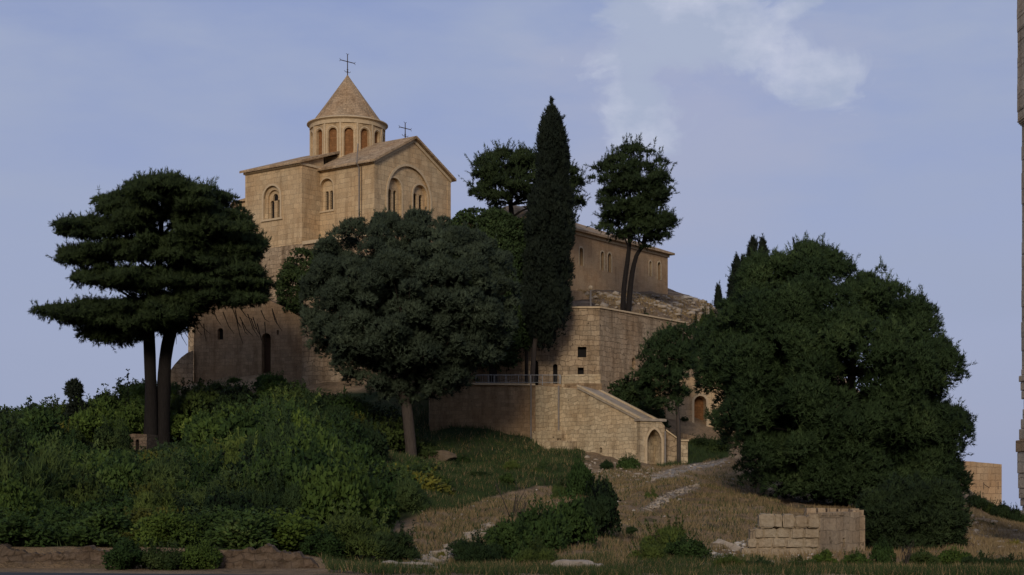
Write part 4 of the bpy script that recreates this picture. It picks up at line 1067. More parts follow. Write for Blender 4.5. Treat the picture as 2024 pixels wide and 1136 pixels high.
for (ya, yb), xsr in rows:
    for i in range(len(xsr)-1):
        g0 = rng.uniform(.3, 1.2)
        if xsr[i] == 1500 and ya == 1016: dy = -.05
        else: dy = rng.uniform(-.02, .06)
        top = ya+rng.uniform(-1, 1.5)+(3 if (ya == 1016 and i in (3,)) else 0)
        rough_block(mb, rX(xsr[i]+g0), rX(xsr[i+1]-.4), dy, dy+.55, Z(yb-.5, DRu), Z(top, DRu), rng)
fm = mb.build('front_wall', M['ruin'], ru)
MB().box(rX(1484), rX(1619), .12, .5, -.6, Z(1046, DRu)).build('wall_core', M['dark'] if False else M['ruinwall'], ru)
for x0_, x1_, ya, yb, dy in ((1452, 1480, 1066, 1080, .1), (1436, 1462, 1082, 1094, -.4), (1458, 1482, 1055, 1066, .5)):
    mb = MB(); rough_block(mb, rX(x0_), rX(x1_), dy, dy+.5, Z(yb, DRu), Z(ya, DRu), rng, .05); k_ = mb.build('fallen_block', M['ruin'])
    tag(k_, {1452: 'squarish pale block lying against the left end of the block ruin', 1436: 'lowest flat fallen block, leftmost beside the block ruin', 1458: 'thin slab resting behind the left end of the block ruin'}[x0_], 'stone block')
# side wall: recedes to the right; back wall higher
sa_ = Vector((rX(1621.5), 0.02)); sD = 53.6; sb_ = Vector((X(1703, sD)-rox, sD-DRu)); sd_ = (sb_-sa_).normalized(); SL = (sb_-sa_).length
SM = Matrix.Translation((sa_.x, sa_.y, 0)) @ Matrix.Rotation(math.atan2(sd_.y, sd_.x), 4, 'Z')
zf = Z(1018, 52.1); zb_ = Z(1011, sD)
mb = MB(); nS = 7
cut_x = hit((rox+sa_.x, DRu+sa_.y), sd_, 1668, 1070)[0]
mb.prism([(0, -.6), (SL, -.6), (SL, zb_-.02), (SL*.7, zb_), (SL*.45, zf+.06), (SL*.2, zf+.01), (0, zf)], 0, .5, SM)
sw = mb.build('side_wall', M['ruinwall'], ru)
c = MB(); c.box(cut_x-.06, cut_x+.07, -.2, .35, Z(1081, 53), Z(1063, 53), SM); cut(sw, [c])
MB().box(cut_x-.07, cut_x+.08, .33, .36, Z(1081, 53), Z(1063, 53), SM).build('slit_window', M['dark'], ru)
mb = MB(); x_ = .02
for w_ in (.42, .5, .38, .0):
    if w_: rough_block(mb, x_, x_+w_-.02, -.03, .5, zf-.02, zf+.07+.03*x_, rng, .02)
    x_ += w_
top_ = link('top_blocks', mb.mesh('top_blocks'), ru, M['ruinwall']); top_.data.transform(SM)
mb = MB()
xb = X(1590, 54.6)-rox; xe = sb_.x+.12; x_ = xb
while x_ < xe-.2:
    w_ = rng.uniform(.3, .5); rough_block(mb, x_, min(x_+w_-.01, xe), 2.35, 2.8, -.2, Z(1004.5, 54.6)+rng.uniform(-.02, .02), rng, .02); x_ += w_
mb.build('back_wall', M['ruinwall'], ru)
mb = MB(); rough_block(mb, xe-.45, xe, 1.55, 2.34, -.5, Z(1008, 54), rng, .02); mb.build('corner_block', M['ruinwall'], ru)
mb = MB(); mb.box(rX(1600), rX(1640), .6, 2.3, -.5, .5); 

# roadside wall
def ragged_wall(name, label, pa, pb, D, tops, zb, mat, depth=.5):
    w = thing(name, label, 'wall', (X(pa, D), D, 0)); mb = MB(); n = int((pb-pa)/3)
    vs = []; L_ = []
    zs_n = 10; rr = np.random.default_rng(int(pa)+700)
    for i in range(n+1):
        p = pa+(pb-pa)*i/n; zt_ = Z(np.interp(p, [t[0] for t in tops], [t[1] for t in tops]), D)+mnoise.noise(Vector((p*.06, 1.3, 0)))*.09+mnoise.noise(Vector((p*.2, 4.3, 0)))*.05
        for j in range(zs_n+1):
            z = zb+(max(zt_, zb+.05)-zb)*j/zs_n; x = X(p, D)-X(pa, D)
            vs.append((x, mnoise.noise(Vector((x*3.2, z*4.5, pa)))*.07+mnoise.noise(Vector((x*9, z*11, pa)))*.03+.04*j/zs_n, z))
        vs.append((X(p, D)-X(pa, D), depth, max(zt_, zb+.05)+.02)); vs.append((X(p, D)-X(pa, D), depth+.1, zb))
    m_ = zs_n+3; fs = [(i*m_+j, (i+1)*m_+j, (i+1)*m_+j+1, i*m_+j+1) for i in range(n) for j in range(m_-1)]
    fs += [tuple(range(m_-1, -1, -1)), tuple(n*m_+j for j in range(m_))]
    mb.add(vs, fs); mb.build('wall', mat, w); return w
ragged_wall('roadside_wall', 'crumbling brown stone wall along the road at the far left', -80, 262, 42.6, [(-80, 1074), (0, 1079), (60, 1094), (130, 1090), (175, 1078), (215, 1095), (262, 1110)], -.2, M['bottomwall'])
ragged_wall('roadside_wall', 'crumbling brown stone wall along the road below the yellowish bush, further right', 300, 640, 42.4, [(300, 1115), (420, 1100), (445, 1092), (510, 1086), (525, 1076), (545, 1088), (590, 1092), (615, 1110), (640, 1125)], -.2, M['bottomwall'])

# ------------------------------------------------------------------ rocks
def rock(name, label, px, py, D, wx, wy, wz, seed, mat=None, cat='rock', group=None, flat=0):
    bm = bmesh.new(); bmesh.ops.create_icosphere(bm, subdivisions=4, radius=1)
    rr = np.random.default_rng(seed)
    planes = [(Vector(rr.normal(size=3)).normalized(), rr.uniform(.5, .88)) for _ in range(13)]
    for v in bm.verts:
        co = v.co.copy()
        for nrm, dd in planes:
            q = co.dot(nrm)
            if q > dd: co -= nrm*(q-dd)
        co += mnoise.noise_vector(co*2.2+Vector((seed, 0, 0)))*.1+mnoise.noise_vector(co*7+Vector((seed, 0, 0)))*.035
        if flat: co.z = co.z+.07*math.sin(co.z*14)
        v.co = Vector((co.x*wx/2, co.y*wy/2, co.z*wz/2-.02))
    me = bpy.data.meshes.new(name); bm.to_mesh(me); bm.free()
    o = link(name, me, None, mat or M['rock']); x = X(px, D); o.location = (x, D, GH(x, D)+wz*(.3 if D < 43 else .22)); tag(o, label, cat, group); return o
rock('rock', 'flat layered pale slab at the bottom edge of the picture, below the big green shrub', 1140, 1112, 42.2, 1.35, .9, .42, 3, flat=1)
rock('rock', 'small blocky stone touching the right end of the flat layered slab', 1180, 1124, 42.0, .55, .5, .3, 4)
rock('rock', 'pale rounded boulder at the bottom edge between the left bushes and the rocky bank', 768, 1124, 42.3, .6, .5, .26, 5)
rock('rock', 'low ledge of rock halfway up the rocky bank above the bottom boulder', 845, 1098, 45, .95, .8, .3, 6, flat=1)
rock('rock', 'jagged rock of the bank just left of the big green shrub', 893, 1082, 47, .7, .6, .5, 7)
rock('rock', 'brown rock at the bottom edge right of the boulder', 815, 1130, 42.2, .8, .6, .3, 8)
rock('rock', 'pale rock showing among the shrubs above the roadside wall', 571, 1050, 52, .5, .4, .3, 9)
rock('rock', 'tan earthy boulder on the shaded slope right of the round tree trunk', 868, 893, 97.5, 2.2, 1.6, 1.2, 10, plain_mat('earthy_rock', (.11, .08, .05), .35, 3, .9))
rock('rock', 'white stone among the shrubs under the pale buttress', 657, 813, 105, .5, .4, .22, 12, M['pebble'])
rock('rock', 'sandy rock outcrop left of the block ruin', 1432, 1066, 54, 1.3, 1.0, .6, 13)
rock('rock', 'white rock on the crest of the rocky ridge', 1360, 590, 138, 1.1, .8, .5, 14, M['pebble'])
rock('rock', 'pale rock on the ridge beside the huge pine', 1408, 640, 122, 1.6, 1.2, 1.4, 15, M['pebble'])
rock('rock', 'grey rock between the doorway step and the stony track', 1262, 938, 92, .8, .6, .2, 16)

rng = np.random.default_rng(123)
bank = MB()
def pebbles(n, sampler, smin, smax, name, mat, label=None):
    vs = []; fs = []; ico = bmesh.new(); bmesh.ops.create_icosphere(ico, subdivisions=1, radius=1); iv = np.array([v.co[:] for v in ico.verts]); fi_ = np.array([[v.index for v in f_.verts] for f_ in ico.faces]); ico.free()
    P_ = sampler(n); z = hill(P_[:, 0], P_[:, 1]); n = len(P_); s = smin*(smax/smin)**(rng.random(n)**2.2)
    V = iv[None]*(1+.35*rng.normal(size=(n, 12, 1)).clip(-1, 1))*s[:, None, None]*np.stack([rng.uniform(.7, 1.5, n), rng.uniform(.7, 1.3, n), rng.uniform(.4, .8, n)], 1)[:, None]
    V = V+np.stack([P_[:, 0], P_[:, 1], z+s*.15], 1)[:, None]
    Fx = (fi_[None]+(np.arange(n)*12)[:, None, None]).reshape(-1)
    me = fast_mesh(name, V.reshape(-1, 3), 3, None, Fx); o = link(name, me, None, mat); o['kind'] = 'stuff'
    if label: o['label'] = label
    return o
def in_px(polys, D0, D1, n):
    out = []
    while len(out) < n:
        x = rng.uniform(-38, 32, 20000); y = rng.uniform(D0, D1, 20000); z = hill(x, y); a, b_ = topx(x, y, z); ok = np.zeros(len(x), bool)
        for p in polys: ok |= inpoly(a, b_, p)
        out += list(np.stack([x, y], 1)[ok]); 
        if not ok.any(): break
    return np.array(out[:n])
BANK = [(740,1136),(800,1115),(860,1095),(900,1072),(960,1040),(975,1030),(960,1060),(910,1095),(860,1125),(830,1136)]
DIRT = [(830,1010),(980,985),(1100,960),(1200,930),(1440,900),(1560,1010),(1500,1060),(1400,1100),(1150,1125),(960,1125),(800,1125),(820,1050)]
pebbles(380, lambda n: in_px([STRIP], 60, 100, n), .03, .11, 'strip_stones', M['rock'])
pebbles(500, lambda n: in_px([TRACK, [(1140,900),(1290,925),(1290,960),(1130,930)]], 60, 105, n), .03, .15, 'track_stones', M['rock'])
pebbles(900, lambda n: in_px([BANK], 41.5, 70, n), .03, .2, 'bank_stones', M['rock'])
pebbles(500, lambda n: in_px([DIRT], 42, 100, n), .02, .1, 'scattered_stones', M['pebble'])
pebbles(260, lambda n: in_px([[(1380,1065),(1470,1060),(1480,1100),(1380,1105)]], 42, 60, n), .03, .14, 'scattered_stones', M['pebble'])
pebbles(500, lambda n: in_px([[(1540,1092),(1645,1086),(1660,1112),(1480,1118)]], 42, 60, n), .02, .075, 'rubble', M['pebble'])
pebbles(700, lambda n: in_px([[(1140,575),(1400,590),(1430,660),(1330,640),(1190,612)]], 113, 142, n), .05, .35, 'ridge_stones', M['rock'])
pebbles(300, lambda n: in_px([[(1890,1000),(2024,1050),(2024,1120),(1890,1110)]], 50, 105, n), .03, .16, 'scattered_stones', M['rock'])

# ------------------------------------------------------------------ shrubs
def shrub_mesh(kind, seed):
    r = np.random.default_rng(seed); lobes = []
    if kind == 'columnar': n, spr, ht = 12, .28, 1.0
    elif kind == 'airy': n, spr, ht = 15, .7, 1.0
    else: n, spr, ht = 13, .62, .85
    for i in range(n):
        a = r.uniform(0, 6.283); q = spr*math.sqrt(r.random()); z = r.uniform(.2, ht)*(1-.45*(q/spr)**2)*(1.35 if kind == 'columnar' else 1)
        R = r.uniform(.22, .42)*(.75 if kind == 'columnar' else 1); lobes.append((q*math.cos(a), q*math.sin(a), z, R, R, R*.9))
    mat = {'leafy': 'shrub', 'dark': 'shrubdark', 'yellow': 'shrubyellow', 'airy': 'feather', 'columnar': 'shrub'}[kind]
    dens = 95 if kind == 'airy' else 120
    if kind == 'airy': o = foliage('foliage', r, lobes, dens, 6, .13, .03, .6, M[mat], 'tri', up=.9, inner=.35)
    else: o = foliage('foliage', r, lobes, dens*.8, 4, .12, .07, .8, M[mat], 'dia', up=.5, inner=.3)
    # escaping shoots
    p = []; d = []
    for i in range(16):
        a = r.uniform(0, 6.283); q = spr*r.random(); s = Vector((q*math.cos(a), q*math.sin(a), ht*.8)); dr = Vector((r.normal()*.3, r.normal()*.3, 1)).normalized(); L_ = r.uniform(.3, .62)
        for t in np.linspace(.1, 1, 9): p.append(s+dr*L_*t); d.append(dr)
    v, t_, k_ = blades(r, np.repeat(np.array(p), 3, 0), np.repeat(np.array(d), 3, 0), r.uniform(.3, 1, len(p)*3), .09, .045, 1.0, 'tri' if kind == 'airy' else 'dia', .01)
    sh = fast_mesh('shoots', v, k_, {'tint': t_, 'nrm': np.tile([0, -.3, 1.0], (len(v), 1))}); bm = bmesh.new(); bm.from_mesh(o.data); bm.from_mesh(sh); bm.to_mesh(o.data); bm.free()
    me = o.data; bpy.data.objects.remove(o)
    st = MB()
    for i in range(6):
        l = lobes[i]; st.tube([(0, 0, -.3), (l[0]*.4, l[1]*.4, l[2]*.45), (l[0], l[1], l[2])], [.03, .022, .008], 5)
    sm = st.mesh('stem'); sm.materials.append(M['bark']); return me, sm
VAR = {}
for kd, ns in (('leafy', 4), ('dark', 3), ('yellow', 2), ('airy', 3), ('columnar', 2)):
    VAR[kd] = [shrub_mesh(kd, 500+37*i+len(kd)) for i in range(ns)]
rsh = np.random.default_rng(31)
def shrub(x, y, r, h, kind, label, group=None, name='shrub', sink=.08):
    fm_, sm_ = VAR[kind][int(rsh.integers(len(VAR[kind])))]
    zg_ = GH(x, y)
    o = thing(name, label, 'shrub', (x, y, zg_-sink), rsh.uniform(0, 6.28), group); o.scale = (r, r, h)
    a = link('foliage', fm_, o); b_ = link('stem', sm_, o); return o
def shrub_px(px, py, D, rpx, top, kind, label, group=None, hk=1.22):
    """a shrub standing where the ground is at D, rpx wide each side and reaching up to row top"""
    x = X(px, D); zg = GH(x, D)-.08; h = (Z(top, D)-zg)/hk
    return shrub(x, D, rpx*D/F/.93, max(h, .25), kind, label, group)

LIM = [(-50,812),(0,808),(60,803),(110,802),(160,792),(225,770),(262,752),(285,748),(345,752),(400,752),(470,742),(540,735),(596,772),(690,778),(760,800),(850,868),(870,905)]
REG = [(-60,760),(280,730),(600,730),(700,765),(780,790),(870,840),(900,880),(870,905),(850,960),(800,1005),(720,1050),(640,1075),(600,1090),(560,1085),(300,1092),(-60,1090)]
pts = []; tries = 0
cand = np.stack([rsh.uniform(-48, -1.5, 60000), 43.6+(117-43.6)*rsh.random(60000)**1.0], 1)
cz = hts(cand[:, 0], cand[:, 1]); ca, cb_ = topx(cand[:, 0], cand[:, 1], cz); okk = inpoly(ca, cb_, REG)
cand = cand[okk]; ca = ca[okk]; cb_ = cb_[okk]; cz = cz[okk]
GRP = {
 'sky': ('green leafy shrub on the skyline slope left of the layered pine', 'shrubs along the left skyline'),
 'under': ('dark leafy shrub in the thicket below the shaded house', 'dark shrubs below the shaded house'),
 'mid': ('dense green shrub on the steep slope in front of the layered pine trunks', 'shrubs covering the left slope'),
 'low': ('bushy green shrub hanging over the roadside wall', 'shrubs above the roadside wall'),
 'round': ('shaded green shrub around the foot of the round tree', 'shrubs around the round tree')}
cnt = 0
for i in range(len(cand)):
    x, y = cand[i]; px, py = ca[i], cb_[i]
    sp_ = 1.35+.014*(y-43)
    if any((x-q[0])**2+(y-q[1])**2 < sp_*sp_ for q in pts): continue
    if abs(x-X(310, 100)) < 1.3 and abs(y-100) < 1.3: continue
    r = rsh.uniform(.8, 2.0)*(1+.004*(y-43)); h = r*rsh.uniform(.7, 1.5)
    k = F/y; top = py-h*1.2*k
    lim = np.interp(px, [l[0] for l in LIM], [l[1] for l in LIM])
    if 272-r*k < px < 348+r*k and y < 101: lim = max(lim, 885)
    if 785-r*k < px < 832+r*k and y < 97: lim = max(lim, 915)
    if 205-r*k*.8 < px < 285+r*k*.3 and y < 88: lim = max(lim, 888)
    if y < 47: lim = max(lim, 1000)
    if top < lim:
        h = (py-lim)/k/1.2
        if h < .35: continue
        r = min(r, h*1.5)
    kind = rsh.choice(['leafy', 'leafy', 'leafy', 'airy', 'dark'])
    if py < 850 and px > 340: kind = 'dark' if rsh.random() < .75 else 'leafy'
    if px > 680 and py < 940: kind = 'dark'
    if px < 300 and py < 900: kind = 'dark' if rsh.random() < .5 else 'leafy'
    if 230 < px < 400 and py > 1015: kind = 'yellow' if rsh.random() < .5 else kind
    elif rsh.random() < .05 and py > 860: kind = 'yellow'
    gk = 'sky' if (px < 300 and py < 900) else 'under' if py < 860 and px > 330 else 'round' if px > 690 else 'low' if py > 1010 else 'mid'
    pts.append((x, y)); cnt += 1
    if cnt > 290: break
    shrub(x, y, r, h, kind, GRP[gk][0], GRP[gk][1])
print('hill shrubs', cnt)
named = [
 (330,1085,44.6,48,1003,'yellow','yellowish bush in the middle of the shrubs above the roadside wall'),
 (245,1088,44.2,40,1050,'yellow','low yellow-green bush just above the gap in the roadside wall'),
 (1068,1095,49,62,985,'leafy','leafy green shrub forming the left half of the big shrub clump in the centre foreground'),
 (1130,1080,54,55,968,'leafy','leafy green shrub in the middle of the big shrub clump in the centre foreground'),
 (1185,1060,58,45,948,'dark','dark green shrub at the right end of the big shrub clump in the centre foreground'),
 (1010,1100,46,55,1020,'leafy','low green shrub at the left foot of the big clump in the centre foreground'),
 (945,1110,45,55,1055,'airy','low feathery shrub between the rocky bank and the big clump'),
 (1060,1110,44,45,1068,'airy','low feathery shrub in front of the big clump'),
 (1150,982,72,34,898,'leafy','tall shrub rising behind the big clump, below the stair passage wall'),
 (1192,1000,69,30,935,'dark','dark shrub just right of the tall one rising behind the big clump'),
 (1112,990,73,24,945,'airy','feathery shrub left of the tall one behind the big clump'),
 (255,1122,41.9,50,1062,'leafy','leafy bush spilling over the gap between the two roadside walls'),
 (330,1124,41.8,46,1068,'dark','dark bush standing at the road edge left of the right roadside wall'),
 (395,1122,41.9,42,1065,'leafy','leafy bush hiding the left end of the right roadside wall'),
 (940,960,86,16,940,'airy','small weed tuft in the shaded grass below the terrace wall'),
 (1010,950,88,15,932,'airy','small weed tuft in the grass below the corner of the stair wall'),
 (900,930,90,18,908,'dark','low dark bush beside the tan boulder under the terrace wall'),
 (1075,925,93,12,905,'airy','tiny tuft at the foot of the stair wall ledge'),
 (1242,940,94,25,896,'leafy','rounded green bush against the wall left of the pointed doorway'),
 (1200,925,95,14,908,'airy','small tuft between the wall foot and the rounded bush'),
 (1322,1110,47,52,1030,'airy','open feathery shrub in the foreground left of the block ruin'),
 (1355,1112,46,48,1055,'leafy','low leafy shrub at the right side of the open feathery one'),
 (1285,1115,45,40,1070,'airy','low feathery shrub left of the open one in the foreground'),
 (1290,985,72,14,966,'airy','small green tuft beside the stony strip'),
 (700,1115,44.5,80,1005,'airy','big feathery shrub right of the roadside wall'),
 (775,1115,44.5,65,1040,'airy','feathery green shrub above the bottom boulder'),
 (640,1110,44,50,1040,'leafy','green shrub at the right end of the roadside wall'),
 (800,1020,60,55,930,'airy','tall pale green feathery shrub before the round tree trunk'),
 (745,1040,56,50,960,'leafy','green shrub between the round tree trunk and the rocky bank'),
 (850,1000,66,30,965,'airy','small feathery shrub at the edge of the dry grass'),
 (730,990,64,40,925,'airy','feathery shrub downhill left of the round tree trunk'),
 (1745,1112,44,26,1062,'leafy','bright leafy bush at the bottom right of the block ruin'),
 (1690,1118,43.5,30,1085,'leafy','low bright bush below the slit window of the block ruin'),
 (1632,1118,44,26,1085,'leafy','low green bush below the corner of the block ruin'),
 (1580,1122,43,32,1100,'airy','low feathery bush under the white stones in front of the block ruin'),
 (1500,1124,43,40,1100,'airy','low feathery bush at the foot of the left end of the block ruin'),
 (1440,1124,43,34,1096,'airy','low feathery bush left of the block ruin by the bottom edge'),
 (1820,1118,43.5,36,1085,'airy','feathery bush in front of the black thicket'),
 (1885,1118,43.5,34,1078,'leafy','leafy bush at the right foot of the huge pine'),
 (1940,1124,43,38,1092,'airy','low feathery bush on the bottom edge of the right slope'),
 (2000,1126,43,36,1096,'airy','low bush in the bottom right corner'),
 (1930,1005,101,22,972,'dark','dark shrub nearest to the huge pine on the crest of the right slope'),
 (1955,1015,101,22,985,'dark','second dark shrub from the huge pine on the crest of the right slope'),
 (1980,1025,100,20,990,'dark','rounded dark shrub under the right corner of the far tower'),
 (2004,1036,100,20,996,'dark','dark shrub on the right crest between the far tower and the pale pier'),
 (2022,1044,100,16,1010,'dark','dark shrub on the right crest at the edge of the picture'),
 (1938,1056,78,16,1038,'dark','small dark shrub halfway down the right slope'),
 (1958,1062,77,16,1048,'dark','small dark shrub just right of another on the right slope'),
 (1398,625,124,17,598,'dark','dark bush among the pale rocks of the ridge'),
 (1375,640,121,12,622,'airy','grey tuft on the rocky ridge below the dark bush'),
 (246,905,85,26,866,'dark','dark shrub half covering the tiny hut ruin left of the layered pine trunks'),
 (1275,625,119,10,612,'airy','small tuft on top of the bastion wall right of the twin trunks'),
 (1385,890,106,30,858,'dark','dark green shrub below the arched house'),
 (1420,900,104,30,862,'dark','dark green shrub between the arched house and the huge pine'),
 (1345,842,110,18,818,'dark','dark shrub at the foot of the small airy pine'),
]
for px, py, D, rp, top, kd, lab in named: shrub_px(px, py, D, rp, top, kd, lab)
GR = 0
while GR < 26:
    x = rsh.uniform(-6, 8); y = rsh.uniform(66, 99); a, b_ = topx(np.array([x]), np.array([y]), hts([x], [y]))
    if not (inpoly(a, b_, GREEN)[0]) or b_[0] > 995: continue
    r_ = rsh.uniform(.25, .6); shrub(x, y, r_, r_*rsh.uniform(.6, 1.1), rsh.choice(['airy', 'leafy', 'dark']), 'low weed clump in the shaded grass below the terrace wall', 'weed clumps in the shaded grass'); GR += 1
GR = 0
while GR < 22:
    x = rsh.uniform(-6, 24); y = rsh.uniform(43.5, 62); a, b_ = topx(np.array([x]), np.array([y]), hts([x], [y]))
    if not (620 < a[0] < 2030) or (1440 < a[0] < 1720 and y > 46) : continue
    r_ = rsh.uniform(.15, .42); shrub(x, y, r_, r_*rsh.uniform(.7, 1.2), rsh.choice(['airy', 'airy', 'leafy', 'yellow']), 'little green tuft in the dry grass of the foreground', 'tufts in the foreground grass'); GR += 1
# tall thin weeds on the left skyline
rw = np.random.default_rng(71)
for px, top, D, lab in ((252, 733, 104, 'tallest thin weed on the left skyline beside the layered pine trunks'), (208, 762, 103, 'shorter thin weed on the left skyline, left of the tallest one'), (82, 783, 101, 'thin weed standing on the skyline left of the columnar conifer'), (58, 788, 101, 'bushy-topped thin weed on the far left skyline'), (112, 790, 101, 'small thin weed between the columnar conifer and the far left weeds')):
    x = X(px, D); zb = H(x, D); w = thing('weed', lab, 'plant', (x, D, zb)); st = MB(); p = []; d = []
    for s_ in range(5):
        q = Vector((rw.normal()*.5, rw.normal()*.3, (Z(top, D)-zb)*(1 if s_ == 0 else rw.uniform(.75, .93)))); base = Vector((q.x*.4, q.y*.4, -.1)); st.tube([base, base.lerp(q, .5)+Vector((rw.normal()*.05, 0, 0)), q], [.03, .02, .01], 5)
        for t in np.linspace(.62, 1, 12): c_ = base.lerp(q, t)+Vector(rw.normal(size=3)*.13); p.append(c_); d.append(Vector(rw.normal(size=3)))
    v, t_, k_ = blades(rw, np.repeat(np.array(p), 6, 0), np.repeat(np.array(d), 6, 0), rw.uniform(0, 1, len(p)*6), .16, .11, .8, 'dia', .04)
    st.build('stem', M['bark'], w); link('leaves', fast_mesh('leaves', v, k_, {'tint': t_, 'nrm': np.tile([0, -.5, 1.0], (len(v), 1))}), w, M['shrubdark'])
# bare dead stems in front
rb = np.random.default_rng(81)
for px, D, hh, lab in ((1012, 62, 1.5, 'leafless grey sapling on the dry grass left of the big shrub clump'), (1030, 61, 1.1, 'shorter leafless sapling leaning beside the taller one'), (1790, 43, .65, 'bare pale twig plant on the bottom edge before the black thicket')):
    x = X(px, D); w = MB()
    for s_ in range(7):
        q = Vector((rb.normal()*.22*hh, rb.normal()*.15, hh*rb.uniform(.6, 1))); m_ = q*.5+Vector((rb.normal()*.04, 0, 0)); w.tube([(0, 0, -.1), m_, q], [.018, .012, .005], 4)
        for j in range(3): e_ = q.lerp(m_, rb.random()); w.tube([e_, e_+Vector((rb.normal()*.12, rb.normal()*.1, .2))], [.008, .003], 3)
    o = w.build('dead_sapling', M['bark2']); o.location = (x, D, H(x, D)); tag(o, lab, 'plant')

# ------------------------------------------------------------------ grass
rg = np.random.default_rng(404)
def grass(name, n, polys, D0, D1, L, w, mat, spread=.35, clump=True, notin=(), x0=-38, x1=32):
    out = []; got = 0
    while got < n:
        x = rg.uniform(x0, x1, 60000); y = D0*(D1/D0)**rg.random(60000); z = hill(x, y); a, b_ = topx(x, y, z)
        ok = np.zeros(len(x), bool)
        for p in polys: ok |= inpoly(a, b_, p)
        for p in notin: ok &= ~inpoly(a, b_, p)
        if clump:
            v = np.sin(x*1.7+np.sin(y*1.1)*2)*np.sin(y*1.3+np.sin(x*.9)*2)+.5*np.sin(x*4.1+y*3.3); ok &= v+rg.normal(size=len(x))*.6 > -.1
        if not ok.any(): break
        out.append(np.stack([x, y, z-.03], 1)[ok]); got += ok.sum()
    p = np.concatenate(out)[:n]; d = np.tile([0, 0, 1.0], (len(p), 1)); sc_ = np.clip(p[:, 1:2]/60, .8, 1.6)
    v, t, k = blades(rg, p, d, rg.random(len(p)), L, w, spread, 'tri', .02)
    o = link(name, fast_mesh(name, v, k, {'tint': t, 'nrm': np.tile([0, -.35, 1.0], (len(v), 1))}), None, mat); o['kind'] = 'stuff'; return o
grass('dry_grass', 70000, [DIRT], 42, 100, .2, .03, M['dry'], notin=[STRIP, TRACK])
grass('dry_grass', 26000, [[(1880,990),(2060,1040),(2060,1136),(1880,1136)]], 42, 105, .22, .035, M['dry'], x0=8, x1=40)
grass('dry_grass', 22000, [[(1560,1000),(1900,1010),(1900,1130),(1400,1130),(1500,1060)]], 42, 80, .22, .03, M['dry'])
grass('dry_grass', 9000, [GREEN], 62, 108, .32, .035, M['dry'])
grass('green_grass', 60000, [GREEN, GREEN3], 60, 109, .34, .04, M['grass'], clump=False)
grass('green_grass', 16000, [DIRT], 42, 95, .24, .035, M['grass'], notin=[STRIP, TRACK])
WAVY = [(p, 1090+16*math.sin(p*.017)+10*math.sin(p*.051+1)+6*math.sin(p*.13)) for p in range(620, 2061, 8)]+[(2060,1190),(690,1190)]
grass('green_grass', 40000, [WAVY], 38.6, 47, .22, .02, M['grass'], x0=-8, x1=18)
grass('dry_grass', 9000, [WAVY], 38.6, 48, .2, .018, M['dry'], x0=-8, x1=18)
grass('green_grass', 30000, [GREEN2], 42, 100, .3, .04, M['grass'], clump=False, x1=0)
grass('ridge_grass', 8000, [[(1140,575),(1400,590),(1430,660),(1330,640),(1190,612)]], 113, 142, .25, .05, M['dry'])

# ------------------------------------------------------------------ sky, sun, camera
SUN_EL, SUN_AZ = math.radians(20), math.radians(188)   # compass-like: direction the light comes from, measured from +y clockwise
sd = Vector((math.sin(SUN_AZ)*math.cos(SUN_EL), math.cos(SUN_AZ)*math.cos(SUN_EL), math.sin(SUN_EL)))
wd = bpy.data.worlds.new('World'); sc.world = wd; wd.use_nodes = True; nt = wd.node_tree; bg = nt.nodes['Background']
sky = nt.nodes.new('ShaderNodeTexSky'); sky.sky_type = 'NISHITA'; sky.sun_disc = False; sky.sun_elevation = SUN_EL; sky.sun_rotation = SUN_AZ
sky.air_density = 1.0; sky.dust_density = 1.2; sky.ozone_density = 1.2
tc = nt.nodes.new('ShaderNodeTexCoord'); gv = tc.outputs['Generated']
skc = mixc(nt, 1.0, sky.outputs[0], (1.3, 1.02, 1.1), 'MULTIPLY')
def blob(dx, dz, rx_, rz_):
    s1 = nt.nodes.new('ShaderNodeVectorMath'); s1.operation = 'SUBTRACT'; nt.links.new(gv, s1.inputs[0])
    c_ = Vector((dx, 1, dz)).normalized(); s1.inputs[1].default_value = c_
    s2 = nt.nodes.new('ShaderNodeVectorMath'); s2.operation = 'MULTIPLY'; nt.links.new(s1.outputs[0], s2.inputs[0]); s2.inputs[1].default_value = (1/rx_, 1.5, 1/rz_)
    s3 = nt.nodes.new('ShaderNodeVectorMath'); s3.operation = 'LENGTH'; nt.links.new(s2.outputs[0], s3.inputs[0])
    return math_(nt, 'SUBTRACT', 1.0, s3.outputs['Value'])
def smax(a, b_): return math_(nt, 'MAXIMUM', a, b_)
core = smax(blob((1340-CX)/F, (YH-60)/F, .05, .05), blob((1430-CX)/F, (YH-60)/F, .055, .04))
core = smax(core, blob((1255-CX)/F, (YH-150)/F, .036, .04)); core = smax(core, blob((1245-CX)/F, (YH-215)/F, .03, .028)); core = smax(core, math_(nt, 'SUBTRACT', blob((1625-CX)/F, (YH-150)/F, .04, .022), .25)); core = smax(core, math_(nt, 'SUBTRACT', blob((1550-CX)/F, (YH-20)/F, .025, .014), .2))
core = math_(nt, 'MAXIMUM', core, -.55)
mp = nt.nodes.new('ShaderNodeMapping'); mp.inputs['Scale'].default_value = (1, 1, 1.5); nt.links.new(gv, mp.inputs[0])
nz = nt.nodes.new('ShaderNodeTexNoise'); nz.inputs['Scale'].default_value = 18; nz.inputs['Detail'].default_value = 9; nz.inputs['Roughness'].default_value = .6; nz.inputs['Distortion'].default_value = .5
nt.links.new(mp.outputs[0], nz.inputs['Vector'])
cl = math_(nt, 'ADD', math_(nt, 'MULTIPLY', core, 1.15), math_(nt, 'MULTIPLY', math_(nt, 'SUBTRACT', nz.outputs['Fac'], .5), 3.4))
cf = ramp(nt, cl, [(.04, (0,)*3), (.22, (.3,)*3), (.4, (.68,)*3), (.7, (.9,)*3), (1, (.95,)*3)])
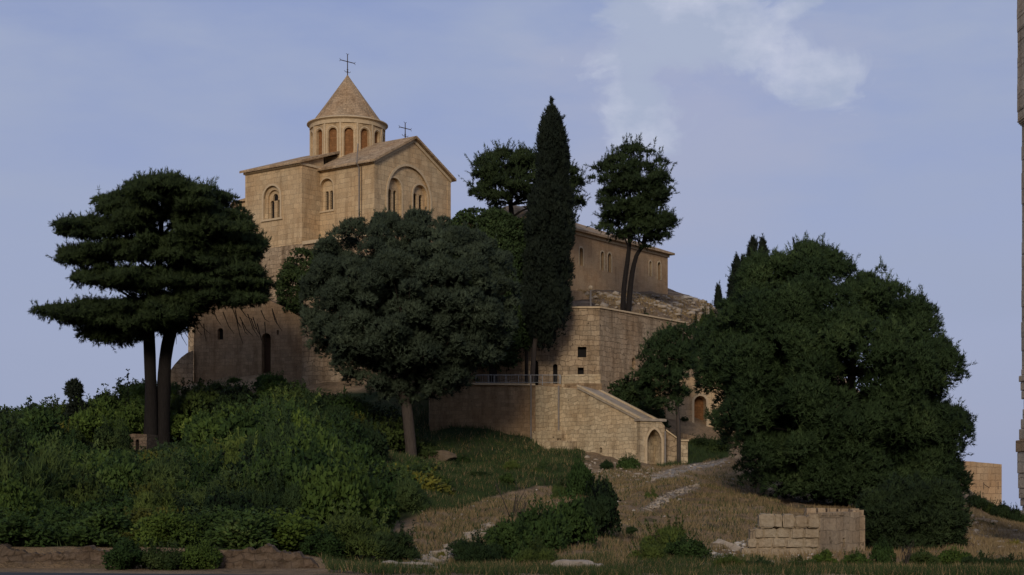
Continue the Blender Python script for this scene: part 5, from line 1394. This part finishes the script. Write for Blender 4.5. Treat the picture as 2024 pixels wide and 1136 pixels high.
mp2 = nt.nodes.new('ShaderNodeMapping'); mp2.inputs['Scale'].default_value = (1, 1, 3.2); mp2.inputs['Rotation'].default_value = (0, .12, 0); nt.links.new(gv, mp2.inputs[0])
wide = noise(nt, mp2.outputs[0], 5.5, 8, .55)
wf = ramp(nt, wide, [(.36, (.0,)*3), (.64, (.9,)*3)])
sepd = nt.nodes.new('ShaderNodeSeparateXYZ'); nt.links.new(gv, sepd.inputs[0])
hor = ramp(nt, sepd.outputs[2], [(0, (.95,)*3), (.12, (.6,)*3), (.3, (.0,)*3)])
skb = mixc(nt, .65, skc, (2.3, 2.95, 5.1))
c0 = mixc(nt, wf, skb, (3.45, 4.0, 5.5))
halo = smax(blob((1380-CX)/F, (YH-230)/F, .12, .07), blob((1150-CX)/F, (YH-420)/F, .16, .05))
halo = math_(nt, 'ADD', halo, math_(nt, 'MULTIPLY', math_(nt, 'SUBTRACT', wide, .5), 2.2))
c0 = mixc(nt, ramp(nt, halo, [(.0, (0,)*3), (.7, (.7,)*3)]), c0, (3.9, 4.15, 5.6))
c1 = mixc(nt, hor, c0, (3.1, 3.55, 5.1))
CLD = (5.2, 5.55, 6.8)
shade = noise(nt, mp.outputs[0], 15, 7, .6)
cc = mixc(nt, ramp(nt, shade, [(.4, (0,)*3), (.6, (1,)*3)]), (3.75, 4.3, 5.7), CLD)
c2 = mixc(nt, cf, c1, cc)
nt.links.new(c2, bg.inputs['Color']); bg.inputs['Strength'].default_value = .105
sl_ = bpy.data.lights.new('sun', 'SUN'); sl_.energy = 1.9; sl_.angle = math.radians(13); sl_.color = (1, .9, .78)
so = bpy.data.objects.new('sun', sl_); COL.objects.link(so); so.rotation_euler = (-sd).to_track_quat('-Z', 'Y').to_euler()
cam = bpy.data.cameras.new('camera'); co_ = bpy.data.objects.new('camera', cam); COL.objects.link(co_)
co_.location = (0, 0, CZ); co_.rotation_euler = (math.pi/2, 0, 0); cam.sensor_width = 36; cam.lens = 36*F/WPX; cam.shift_y = (YH-568)/WPX
cam.clip_end = 20000; cam.clip_start = .1; sc.camera = co_
sc.view_settings.view_transform = 'Standard'; sc.view_settings.look = 'None'; sc.view_settings.exposure = 0; sc.view_settings.gamma = 1
sc.cycles.max_bounces = 5; sc.cycles.diffuse_bounces = 3
